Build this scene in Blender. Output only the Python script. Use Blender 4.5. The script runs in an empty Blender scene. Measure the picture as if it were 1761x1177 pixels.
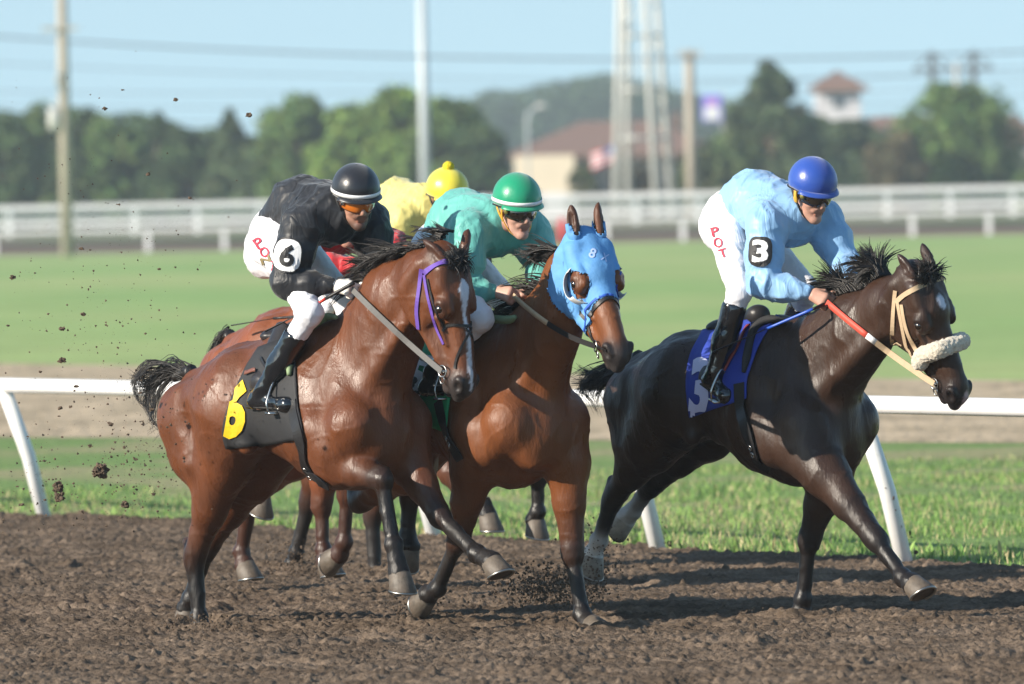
import bpy, bmesh, math, random
import numpy as np
from math import radians, sin, cos, pi, sqrt
from mathutils import Vector, Matrix, noise
from mathutils.bvhtree import BVHTree
random.seed(7); RNG = np.random.default_rng(7)
sc = bpy.context.scene
COL = sc.collection

# ------------------------------------------------------------ camera
FPX, CX, CY = 17000.0, 880.5, 588.5
CAMH, HORIZ, ROLL = 2.14, 337.0, radians(1.2)
PH = math.atan((CY - HORIZ) / FPX)
CF = Vector((0, cos(PH), -sin(PH)))
_r0, _u0 = Vector((1, 0, 0)), Vector((0, sin(PH), cos(PH)))
CR = _r0 * cos(ROLL) - _u0 * sin(ROLL)
CU = _u0 * cos(ROLL) + _r0 * sin(ROLL)
CPOS = Vector((0, 0, CAMH))
cd = bpy.data.cameras.new('camera'); cam = bpy.data.objects.new('camera', cd); COL.objects.link(cam)
cd.sensor_width = 36; cd.lens = FPX / 1761 * 36; cd.clip_start = 1; cd.clip_end = 9000
M3 = Matrix((CR, CU, -CF)).transposed()
cam.matrix_world = Matrix.Translation(CPOS) @ M3.to_4x4()
cd.dof.use_dof = True; cd.dof.focus_distance = 48.3; cd.dof.aperture_fstop = 5.0; cd.dof.aperture_blades = 0
sc.camera = cam

# ------------------------------------------------------------ world and sun
SUN_AZ, SUN_EL = radians(27), radians(24)      # azimuth: from the left, a little from the camera side
w = bpy.data.worlds.new('World'); sc.world = w; w.use_nodes = True
nt = w.node_tree; bg = nt.nodes['Background']
sky = nt.nodes.new('ShaderNodeTexSky'); sky.sky_type = 'NISHITA'; sky.sun_disc = False
SDIR = Vector((-cos(SUN_AZ) * cos(SUN_EL), -sin(SUN_AZ) * cos(SUN_EL), sin(SUN_EL)))   # towards the sun
sky.sun_elevation = SUN_EL; sky.sun_rotation = math.atan2(SDIR.x, SDIR.y)
sky.air_density = 1.2; sky.dust_density = 0.4; sky.ozone_density = 3.0
tc = nt.nodes.new('ShaderNodeTexCoord'); mp = nt.nodes.new('ShaderNodeVectorMath'); mp.operation = 'ADD'
mp.inputs[1].default_value = (0, 0, 0.17)
nt.links.new(tc.outputs['Generated'], mp.inputs[0]); nt.links.new(mp.outputs[0], sky.inputs['Vector'])
tint = nt.nodes.new('ShaderNodeVectorMath'); tint.operation = 'MULTIPLY'; tint.inputs[1].default_value = (.84, .865, .78)
nt.links.new(sky.outputs[0], tint.inputs[0]); nt.links.new(tint.outputs[0], bg.inputs[0]); bg.inputs[1].default_value = 0.15
sl = bpy.data.lights.new('sun', 'SUN'); sl.energy = 4.6; sl.angle = radians(0.5); sl.color = (1.0, 0.90, 0.76)
so = bpy.data.objects.new('sun', sl); COL.objects.link(so)
so.rotation_euler = SDIR.to_track_quat('Z', 'Y').to_euler(); so.location = (-20, 40, 20)
sc.view_settings.view_transform = 'Standard'; sc.view_settings.look = 'None'
sc.view_settings.gamma = 1; sc.view_settings.exposure = 0.80
sc.cycles.max_bounces = 6; sc.cycles.diffuse_bounces = 3; sc.cycles.glossy_bounces = 3
sc.cycles.transparent_max_bounces = 8
sc.cycles.use_denoising = True

# ------------------------------------------------------------ pixel helpers
def ray(px, py):
    return (CF + CR * ((px - CX) / FPX) - CU * ((py - CY) / FPX)).normalized()
def at(px, py, y):                      # point on the ray at world depth y
    d = ray(px, py); return CPOS + d * (y / d.y)
def gnd(px, py, z=0.0):
    d = ray(px, py); return CPOS + d * ((z - CAMH) / d.z)

class Frame:
    """local x = heading, y = left, z = up"""
    def __init__(s, head, anchor_px=None, anchor_local=(0, 0, 0)):
        s.R = Matrix.Rotation(-head, 3, 'Z')
        g = gnd(*anchor_px)
        o = g - s.R @ Vector(anchor_local); o.z = 0
        s.O = o; s.Ri = s.R.transposed(); s.head = head
    def loc(s, p): return s.Ri @ (Vector(p) - s.O)
    def wor(s, p): return s.R @ Vector(p) + s.O
    def lray(s, px, py): return s.loc(CPOS), s.Ri @ ray(px, py)
    def L(s, px, py, lat=0.0):
        o, d = s.lray(px, py); t = (lat - o.y) / d.y
        return o + d * t
    def near(s, px, py, p):              # point on the pixel's ray nearest to the depth of local point p
        o, d = s.lray(px, py); return o + d * (Vector(p) - o).dot(d)
    def dir(s, r, u, t):                 # direction given as right/up/towards camera
        return (s.Ri @ (CR * r + CU * u - CF * t)).normalized()

# ------------------------------------------------------------ object helpers
def finish(o, label=None, cat=None, group=None, kind=None):
    if label: o['label'] = label
    if cat: o['category'] = cat
    if group: o['group'] = group
    if kind: o['kind'] = kind
    return o
def empty(name, loc=(0, 0, 0), rz=0.0, **k):
    o = bpy.data.objects.new(name, None); COL.objects.link(o); o.location = loc
    o.rotation_euler = (0, 0, rz); o.empty_display_size = .2
    return finish(o, **k)
def mesh(name, V, Fc, mat, parent=None, smooth=True, col=None, **k):
    me = bpy.data.meshes.new(name)
    V = np.asarray([tuple(v) for v in V] if not isinstance(V, np.ndarray) else V, dtype=np.float32)
    if isinstance(Fc, np.ndarray):
        n, m = Fc.shape
        me.vertices.add(len(V)); me.vertices.foreach_set('co', V.ravel())
        me.loops.add(n * m); me.loops.foreach_set('vertex_index', Fc.astype(np.int32).ravel())
        me.polygons.add(n); me.polygons.foreach_set('loop_start', np.arange(0, n * m, m, dtype=np.int32))
        me.update(calc_edges=True)
    else:
        me.from_pydata(V.tolist(), [], Fc)
    if col is not None:
        a = me.color_attributes.new('Col', 'FLOAT_COLOR', 'POINT')
        c4 = np.ones((len(V), 4), dtype=np.float32); c4[:, :3] = col; a.data.foreach_set('color', c4.ravel())
    if smooth: me.shade_smooth()
    me.materials.append(mat)
    o = bpy.data.objects.new(name, me); COL.objects.link(o)
    if parent: o.parent = parent
    return finish(o, **k)

class MB:
    """collects simple shapes into one mesh"""
    def __init__(s): s.V = []; s.F = []
    def add(s, V, F):
        b = len(s.V); s.V += [tuple(v) for v in V]; s.F += [tuple(i + b for i in f) for f in F]
    def box(s, c, size, R=None):
        x, y, z = [q / 2 for q in size]
        vs = [Vector((a, b, d)) for a in (-x, x) for b in (-y, y) for d in (-z, z)]
        if R: vs = [R @ v for v in vs]
        s.add([v + Vector(c) for v in vs], [(0, 1, 3, 2), (4, 6, 7, 5), (0, 4, 5, 1), (2, 3, 7, 6), (0, 2, 6, 4), (1, 5, 7, 3)])
    def tube(s, pts, r, n=8, cap=True, flat=1.0, up=None):
        pts = [Vector(p) for p in pts]; m = len(pts)
        rs = r if isinstance(r, (list, tuple)) else [r] * m
        V = []; prev = None
        for i, p in enumerate(pts):
            t = (pts[min(i + 1, m - 1)] - pts[max(i - 1, 0)]).normalized()
            if up is not None: a = Vector(up)
            else: a = prev if prev is not None else (Vector((0, 0, 1)) if abs(t.z) < .9 else Vector((1, 0, 0)))
            b = t.cross(a).normalized(); a = b.cross(t).normalized(); prev = a
            for k in range(n):
                th = 2 * pi * k / n
                V.append(p + a * (cos(th) * rs[i] * flat) + b * (sin(th) * rs[i]))
        F = [(i * n + k, i * n + (k + 1) % n, (i + 1) * n + (k + 1) % n, (i + 1) * n + k) for i in range(m - 1) for k in range(n)]
        if cap: F += [tuple(range(n - 1, -1, -1)), tuple(range((m - 1) * n, m * n))]
        s.add(V, F)
    def sphere(s, c, r, n=12, m=8, R=None):
        rr = r if isinstance(r, (tuple, list)) else (r, r, r)
        V = []
        for i in range(m + 1):
            ph = pi * i / m
            for k in range(n):
                th = 2 * pi * k / n
                v = Vector((sin(ph) * cos(th) * rr[0], sin(ph) * sin(th) * rr[1], cos(ph) * rr[2]))
                if R: v = R @ v
                V.append(v + Vector(c))
        s.add(V, [(i * n + k, (i + 1) * n + k, (i + 1) * n + (k + 1) % n, i * n + (k + 1) % n) for i in range(m) for k in range(n)])
    def build(s, name, mat, parent=None, smooth=True, **k):
        return mesh(name, s.V, s.F, mat, parent, smooth, **k)

def smoothpath(pts, n=8):
    pts = [Vector(p) for p in pts]
    if len(pts) < 3: return [pts[0].lerp(pts[-1], i / n) for i in range(n + 1)]
    P = [pts[0] * 2 - pts[1]] + pts + [pts[-1] * 2 - pts[-2]]; out = []
    for i in range(1, len(P) - 2):
        a, b, c, d = P[i - 1:i + 3]
        for k in range(n):
            t = k / n
            out.append(.5 * ((2 * b) + (c - a) * t + (2 * a - 5 * b + 4 * c - d) * t * t + (3 * b - a - 3 * c + d) * t ** 3))
    out.append(pts[-1]); return out

# ------------------------------------------------------------ materials
MATS = {}
def pmat(name, color=(.5, .5, .5), rough=.6, metal=0, spec=.5, attr=False, noise_amt=0, noise_scale=20, bump=0, bump_scale=60,
         coat=0, sheen=0, rvar=0, rvar_scale=6, color2=None, mixscale=3, alpha=1, detail=4, ridge=False, coords='Object', stretch=None, trans=0, sss=0, mixlo=.4, mixhi=.6):
    if name in MATS: return MATS[name]
    m = bpy.data.materials.new(name); m.use_nodes = True; t = m.node_tree; N = t.nodes; K = t.links
    b = N['Principled BSDF']; b.inputs['Roughness'].default_value = rough; b.inputs['Metallic'].default_value = metal
    b.inputs['Specular IOR Level'].default_value = spec
    b.inputs['Coat Weight'].default_value = coat; b.inputs['Coat Roughness'].default_value = .15
    b.inputs['Sheen Weight'].default_value = sheen; b.inputs['Alpha'].default_value = alpha
    b.inputs['Transmission Weight'].default_value = trans
    if sss: b.inputs['Subsurface Weight'].default_value = sss; b.inputs['Subsurface Radius'].default_value = (.02, .008, .004)
    tc = N.new('ShaderNodeTexCoord'); src = tc.outputs[coords]
    if stretch:
        mpn = N.new('ShaderNodeMapping'); mpn.inputs['Scale'].default_value = stretch; K.new(src, mpn.inputs[0]); src = mpn.outputs[0]
    def nz(scale, det=detail, rg=.6):
        n = N.new('ShaderNodeTexNoise'); n.inputs['Scale'].default_value = scale; n.inputs['Detail'].default_value = det
        n.inputs['Roughness'].default_value = rg; K.new(src, n.inputs['Vector']); return n
    if attr:
        a = N.new('ShaderNodeAttribute'); a.attribute_name = 'Col'; cs = a.outputs['Color']
    else:
        rgb = N.new('ShaderNodeRGB'); rgb.outputs[0].default_value = (*color, 1); cs = rgb.outputs[0]
    if color2 is not None:
        n = nz(mixscale); mr = N.new('ShaderNodeMapRange'); mr.inputs[1].default_value = mixlo; mr.inputs[2].default_value = mixhi
        K.new(n.outputs['Fac'], mr.inputs[0]); mx = N.new('ShaderNodeMix'); mx.data_type = 'RGBA'
        K.new(mr.outputs[0], mx.inputs[0]); K.new(cs, mx.inputs[6]); mx.inputs[7].default_value = (*color2, 1); cs = mx.outputs[2]
    if noise_amt:
        n = nz(noise_scale); mr = N.new('ShaderNodeMapRange'); mr.inputs[1].default_value = .25; mr.inputs[2].default_value = .75
        mr.inputs[3].default_value = 1 - noise_amt; mr.inputs[4].default_value = 1 + noise_amt
        K.new(n.outputs['Fac'], mr.inputs[0]); vm = N.new('ShaderNodeVectorMath'); vm.operation = 'SCALE'
        K.new(cs, vm.inputs[0]); K.new(mr.outputs[0], vm.inputs['Scale']); cs = vm.outputs[0]
    K.new(cs, b.inputs['Base Color'])
    if rvar:
        n = nz(rvar_scale); mr = N.new('ShaderNodeMapRange'); mr.inputs[1].default_value = .35; mr.inputs[2].default_value = .65
        mr.inputs[3].default_value = max(.05, rough - rvar); mr.inputs[4].default_value = min(1, rough + rvar)
        K.new(n.outputs['Fac'], mr.inputs[0]); K.new(mr.outputs[0], b.inputs['Roughness'])
    if bump:
        n = nz(bump_scale, 5); hs = n.outputs['Fac']
        if ridge:
            n.inputs['Distortion'].default_value = .7; n.inputs['Detail'].default_value = 3
            m1 = N.new('ShaderNodeMath'); m1.operation = 'SUBTRACT'; m1.inputs[1].default_value = .5; K.new(hs, m1.inputs[0])
            m2 = N.new('ShaderNodeMath'); m2.operation = 'ABSOLUTE'; K.new(m1.outputs[0], m2.inputs[0])
            m3 = N.new('ShaderNodeMath'); m3.operation = 'POWER'; m3.inputs[1].default_value = .6; K.new(m2.outputs[0], m3.inputs[0]); hs = m3.outputs[0]
        bp = N.new('ShaderNodeBump'); bp.inputs['Strength'].default_value = 1
        bp.inputs['Distance'].default_value = bump; K.new(hs, bp.inputs['Height']); K.new(bp.outputs[0], b.inputs['Normal'])
    MATS[name] = m; return m
# ------------------------------------------------------------ smooth solid engine
A3 = lambda v: np.array(tuple(v), dtype=np.float32)
class Cap:
    def __init__(s, a, b, ra, rb=None, k=.03, col=None, flat=None, f=1.0, sub=False):
        s.a, s.b = A3(a), A3(b); s.ra = ra; s.rb = ra if rb is None else rb; s.k = k; s.col = col; s.sub = sub
        s.n = None if flat is None else A3(Vector(flat).normalized()); s.f = f
        r = max(s.ra, s.rb) * (1 if f >= 1 else 1 / f) + k + .03
        s.lo = np.minimum(s.a, s.b) - r; s.hi = np.maximum(s.a, s.b) + r
    def d(s, P):
        a, b = s.a, s.b
        if s.n is not None:
            P = P + (s.f - 1) * ((P - a) @ s.n)[..., None] * s.n
            b = b + (s.f - 1) * ((b - a) @ s.n) * s.n
        ab = b - a; L = float(ab @ ab) + 1e-9
        pa = P - a; t = np.clip(pa @ ab / L, 0, 1)
        q = pa - t[..., None] * ab
        return np.sqrt(np.einsum('...i,...i', q, q) + 1e-12) - (s.ra + (s.rb - s.ra) * t)
class Ell:
    def __init__(s, c, r, R=None, k=.03, col=None, sub=False):
        s.c = A3(c); s.r = A3(r); s.k = k; s.col = col; s.sub = sub
        s.R = None if R is None else np.array(R, dtype=np.float32)     # columns = axes
        m = float(max(r)) + k + .03; s.lo = s.c - m; s.hi = s.c + m
    def d(s, P):
        p = P - s.c
        if s.R is not None: p = p @ s.R
        k0 = np.sqrt(((p / s.r) ** 2).sum(-1) + 1e-12); k1 = np.sqrt(((p / (s.r * s.r)) ** 2).sum(-1) + 1e-12)
        return k0 * (k0 - 1) / k1
def comb(F, d, k, sub):
    if sub:
        h = np.clip(.5 - .5 * (F + d) / k, 0, 1); return F + (-d - F) * h + k * h * (1 - h)
    h = np.clip(.5 + .5 * (F - d) / k, 0, 1); return F + (d - F) * h - k * h * (1 - h)
def field(prims, P):
    F = np.full(P.shape[:-1], 10., dtype=np.float32)
    for q in prims: F = comb(F, q.d(P), q.k, q.sub)
    return F
EDG = [(0, 1), (2, 3), (4, 5), (6, 7), (0, 2), (1, 3), (4, 6), (5, 7), (0, 4), (1, 5), (2, 6), (3, 7)]
def polygonize(prims, h, clip=None):
    lo = np.min([q.lo for q in prims if not q.sub], 0); hi = np.max([q.hi for q in prims if not q.sub], 0)
    dim = np.ceil((hi - lo) / h).astype(int) + 1
    F = np.full(dim, 1., dtype=np.float32)
    ax = [lo[i] + h * np.arange(dim[i], dtype=np.float32) for i in range(3)]
    for q in prims:
        i0 = np.clip(((q.lo - lo) / h).astype(int), 0, dim - 1); i1 = np.clip(((q.hi - lo) / h).astype(int) + 2, 1, dim)
        if (i1 <= i0).any(): continue
        g = np.stack(np.meshgrid(*[ax[i][i0[i]:i1[i]] for i in range(3)], indexing='ij'), -1)
        s = (slice(i0[0], i1[0]), slice(i0[1], i1[1]), slice(i0[2], i1[2]))
        F[s] = comb(F[s], q.d(g), q.k, q.sub)
    S = (F < 0).astype(np.int8)
    n = sum(S[a:S.shape[0] - 1 + a, b:S.shape[1] - 1 + b, c:S.shape[2] - 1 + c] for a in (0, 1) for b in (0, 1) for c in (0, 1))
    act = (n > 0) & (n < 8); I = np.argwhere(act)
    ids = np.full(act.shape, -1, dtype=np.int64); ids[act] = np.arange(len(I))
    offs = np.array([(a, b, c) for a in (0, 1) for b in (0, 1) for c in (0, 1)])
    cv = np.stack([F[tuple((I + o).T)] for o in offs], 1)
    acc = np.zeros((len(I), 3)); cnt = np.zeros(len(I))
    for a, b in EDG:
        fa, fb = cv[:, a], cv[:, b]; m = (fa < 0) != (fb < 0)
        t = np.where(m, fa / np.where(m, fa - fb, 1), 0)[:, None]
        acc += np.where(m[:, None], offs[a] + t * (offs[b] - offs[a]), 0); cnt += m
    V = (lo + h * (I + acc / cnt[:, None])).astype(np.float32)
    Q = []
    for d in range(3):
        e = [0, 0, 0]; e[d] = 1
        A = S[:S.shape[0] - e[0], :S.shape[1] - e[1], :S.shape[2] - e[2]]; B = S[e[0]:, e[1]:, e[2]:]
        J = np.argwhere(A != B); u, v = (d + 1) % 3, (d + 2) % 3
        J = J[(J[:, u] > 0) & (J[:, v] > 0) & (J[:, u] < S.shape[u] - 1) & (J[:, v] < S.shape[v] - 1)]
        ins = A[tuple(J.T)] > 0
        eu = np.zeros(3, int); eu[u] = 1; ev = np.zeros(3, int); ev[v] = 1
        q = np.stack([ids[tuple((J - eu - ev).T)], ids[tuple((J - ev).T)], ids[tuple(J.T)], ids[tuple((J - eu).T)]], 1)
        q[~ins] = q[~ins][:, ::-1]; Q.append(q)
    Q = np.concatenate(Q)
    for _ in range(2):                                   # pull the vertices onto the exact surface
        e = .002; f0 = field(prims, V)
        g = np.stack([field(prims, V + np.eye(3, dtype=np.float32)[i] * e) - f0 for i in range(3)], 1) / e
        gg = (g * g).sum(1) + 1e-6
        st = np.clip(f0 / gg, -h, h)
        V = V - (st[:, None] * g).astype(np.float32)
    Nn = g / np.sqrt(gg)[:, None]
    return V, Q, Nn
def colours(prims, V, default, s=.014):
    W = np.zeros(len(V), dtype=np.float32); C = np.zeros((len(V), 3), dtype=np.float32)
    for q in prims:
        if q.sub and q.col is None: continue
        c = np.array(q.col if q.col is not None else default, dtype=np.float32)
        d = q.d(V)
        wt = np.exp(-np.clip(np.abs(d) if q.sub else d, 0, .3) / s) * (3 if q.sub else 1) + 1e-9
        W += wt; C += wt[:, None] * c
    return C / W[:, None]
def vnoise(P, sc_, seed=0):
    """smooth value noise, vectorised"""
    P = P * sc_ + 100.37 + seed * 17.1
    i = np.floor(P).astype(np.int64); f = (P - i); f = f * f * (3 - 2 * f); out = 0
    for dx in (0, 1):
        for dy in (0, 1):
            for dz in (0, 1):
                h = (i[:, 0] + dx) * 73856093 ^ (i[:, 1] + dy) * 19349663 ^ (i[:, 2] + dz) * 83492791
                h = (h ^ (h >> 13)) * 1274126177 & 0x7fffffff
                v = (h % 10007) / 10007.
                out = out + v * (f[:, 0] if dx else 1 - f[:, 0]) * (f[:, 1] if dy else 1 - f[:, 1]) * (f[:, 2] if dz else 1 - f[:, 2])
    return out
class Surf:
    """finished surface in a frame, for laying straps, cloths and numbers on it"""
    def __init__(s, F, V, Q):
        s.F = F; s.t = BVHTree.FromPolygons([Vector(v) for v in V.tolist()], Q.tolist())
    def hit(s, px, py, fallback=True):
        o, d = s.F.lray(px, py); p, n, i, t = s.t.ray_cast(o, d)
        if p is None and fallback:
            best = None
            q0 = o + d * 47
            for it in range(6):
                p, n, i, t = s.t.find_nearest(q0); q0 = o + d * (p - o).dot(d)
        return p, n
    def near(s, p):
        q, n, i, t = s.t.find_nearest(Vector(p)); return q, n
def ribbon(mb, P, N, w, th=.004, off=.003):
    """flat strap along points P lying on a surface with normals N"""
    m = len(P); V = []
    for i in range(m):
        t = (P[min(i + 1, m - 1)] - P[max(i - 1, 0)]).normalized(); n = N[i].normalized()
        b = t.cross(n).normalized(); n = b.cross(t).normalized()
        ww = w[i] if isinstance(w, list) else w
        c = P[i] + n * off
        V += [c + b * ww / 2, c + b * ww / 2 + n * th, c - b * ww / 2 + n * th, c - b * ww / 2]
    F = [(i * 4 + k, i * 4 + (k + 1) % 4, (i + 1) * 4 + (k + 1) % 4, (i + 1) * 4 + k) for i in range(m - 1) for k in range(4)]
    F += [(3, 2, 1, 0), (m * 4 - 4, m * 4 - 3, m * 4 - 2, m * 4 - 1)]
    mb.add(V, F)
def smooth_pts(P, it=2):
    for _ in range(it): P = [P[0]] + [(P[i - 1] + P[i] * 2 + P[i + 1]) / 4 for i in range(1, len(P) - 1)] + [P[-1]]
    return P
def strap(mb, S, pix, w, th=.004, off=.003, n=8, mirror=None, mirror2=None):
    """strap through pixels of the photograph, laid on the surface S; mirror = head matrix (4x4) to repeat on the far side"""
    pts = smoothpath([Vector((a, b, 0)) for a, b in pix], n)
    P, N = [], []
    for q in pts:
        p, nn = S.hit(q.x, q.y)
        if p is not None: P.append(p); N.append(nn)
    P = smooth_pts(P, 2); N = smooth_pts(N, 3)
    ribbon(mb, P, N, w, th, off)
    if mirror is not None:
        mb = mirror2
        Mi = mirror.inverted(); FL = Matrix.Diagonal((1, -1, 1, 1)); X = mirror @ FL @ Mi
        ribbon(mb, [X @ p for p in P], [(X.to_3x3() @ q) for q in N], w, th, off)
    return P, N
def patch(S, rows, nu=20, nv=14, off=.012, wav=.003, seed=0):
    """cloth patch: rows = list of pixel polylines (top to bottom), every one from left to right"""
    R = [smoothpath([Vector((a, b, 0)) for a, b in r], 6) for r in rows]
    def samp(p, t):
        x = t * (len(p) - 1); i = min(int(x), len(p) - 2); return p[i].lerp(p[i + 1], x - i)
    cols = []
    for i in range(nu + 1):
        u = i / nu
        cols.append(smoothpath([samp(r, u) for r in R], 6) if len(R) > 2 else [samp(R[0], u), samp(R[1], u)])
    G = []; NN = []
    for j in range(nv + 1):
        for i in range(nu + 1):
            q = samp(cols[i], j / nv); p, n = S.hit(q.x, q.y); G.append(p.copy()); NN.append(n.copy())
    idx = lambda i, j: j * (nu + 1) + i
    for _ in range(3):
        H = [g.copy() for g in G]
        for j in range(nv + 1):
            for i in range(nu + 1):
                nb = [idx(a, b) for a, b in ((i - 1, j), (i + 1, j), (i, j - 1), (i, j + 1)) if 0 <= a <= nu and 0 <= b <= nv]
                if len(nb) == 4: H[idx(i, j)] = G[idx(i, j)] * .5 + sum((G[k] for k in nb), Vector()) * .125
        G = H
    V = [g + n * (off + wav * noise.noise(g * 9 + Vector((seed, 0, 0)))) for g, n in zip(G, NN)]
    F = [(idx(i, j), idx(i, j + 1), idx(i + 1, j + 1), idx(i + 1, j)) for j in range(nv) for i in range(nu)]
    return V, F
FONT = None
def glyph(txt, cx, cy, w, h, ang=0., shear=0., bold=.03, cut=8):
    """flat letters as a triangle mesh mapped into a pixel box centred on cx, cy"""
    cu = bpy.data.curves.new('t', 'FONT'); cu.body = txt; cu.offset = bold; cu.fill_mode = 'BOTH'; cu.resolution_u = 3
    o = bpy.data.objects.new('t', cu); me = o.to_mesh()
    bm = bmesh.new(); bm.from_mesh(me); o.to_mesh_clear(); bpy.data.objects.remove(o); bpy.data.curves.remove(cu)
    x0 = min(v.co.x for v in bm.verts); x1 = max(v.co.x for v in bm.verts); y0 = min(v.co.y for v in bm.verts); y1 = max(v.co.y for v in bm.verts)
    for v in bm.verts: v.co.x = (v.co.x - x0) / (x1 - x0) - .5; v.co.y = (v.co.y - y0) / (y1 - y0) - .5; v.co.z = 0
    for k in range(1, cut):
        for ax in (0, 1):
            co = [0, 0, 0]; co[ax] = k / cut - .5; no = [0, 0, 0]; no[ax] = 1
            bmesh.ops.bisect_plane(bm, geom=bm.verts[:] + bm.edges[:] + bm.faces[:], plane_co=co, plane_no=no)
    bm.verts.index_update(); ca, sa = cos(ang), sin(ang)
    P = []
    for v in bm.verts:
        x, y = v.co.x * w + shear * v.co.y * h, -v.co.y * h
        P.append((cx + ca * x - sa * y, cy + sa * x + ca * y))
    Fc = [tuple(v.index for v in f.verts) for f in bm.faces]; bm.free(); return P, Fc
def disc(cx, cy, w, h, ang=0., p=2.0, n=28, rings=5):
    P = [(cx, cy)]; ca, sa = cos(ang), sin(ang)
    for r in range(1, rings + 1):
        for k in range(n):
            th = 2 * pi * k / n; c, s_ = cos(th), sin(th)
            x = math.copysign(abs(c) ** (2 / p), c) * w / 2 * r / rings; y = math.copysign(abs(s_) ** (2 / p), s_) * h / 2 * r / rings
            P.append((cx + ca * x - sa * y, cy + sa * x + ca * y))
    F = [(0, 1 + (k + 1) % n, 1 + k) for k in range(n)]
    F += [(1 + r * n + k, 1 + r * n + (k + 1) % n, 1 + (r + 1) * n + (k + 1) % n, 1 + (r + 1) * n + k) for r in range(rings - 1) for k in range(n)]
    return P, F
def decal(name, S, PF, mat, parent, off=.006, **k):
    P, Fc = PF; V = []; bad = set()
    for i, (x, y) in enumerate(P):
        p, n = S.hit(x, y, fallback=False)
        if p is None: bad.add(i); V.append(Vector((0, 0, 0))); continue
        V.append(p + n * off)
    Fc = [f for f in Fc if not any(i in bad for i in f)]
    used = sorted({i for f in Fc for i in f}); mp_ = {a: b for b, a in enumerate(used)}
    Fc = [tuple(mp_[i] for i in f) for f in Fc]; V = [V[i] for i in used]
    if not Fc: return None
    return mesh(name, V, Fc, mat, parent, smooth=False, **k)
def strands(paths, r0=.0035, r1=.0008, sides=3):
    """many tapered hairs in one mesh; paths: list of point lists"""
    V = []; F = []
    for P in paths:
        m = len(P); b = len(V); prev = None
        for i, p in enumerate(P):
            t = (P[min(i + 1, m - 1)] - P[max(i - 1, 0)]).normalized()
            a = prev if prev is not None else (Vector((0, 0, 1)) if abs(t.z) < .9 else Vector((1, 0, 0)))
            c = t.cross(a).normalized(); a = c.cross(t).normalized(); prev = a
            r = r0 + (r1 - r0) * i / (m - 1)
            for k in range(sides):
                th = 2 * pi * k / sides; V.append(p + a * cos(th) * r + c * sin(th) * r)
        F += [(b + i * sides + k, b + i * sides + (k + 1) % sides, b + (i + 1) * sides + (k + 1) % sides, b + (i + 1) * sides + k)
              for i in range(m - 1) for k in range(sides)]
    return V, F
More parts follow.
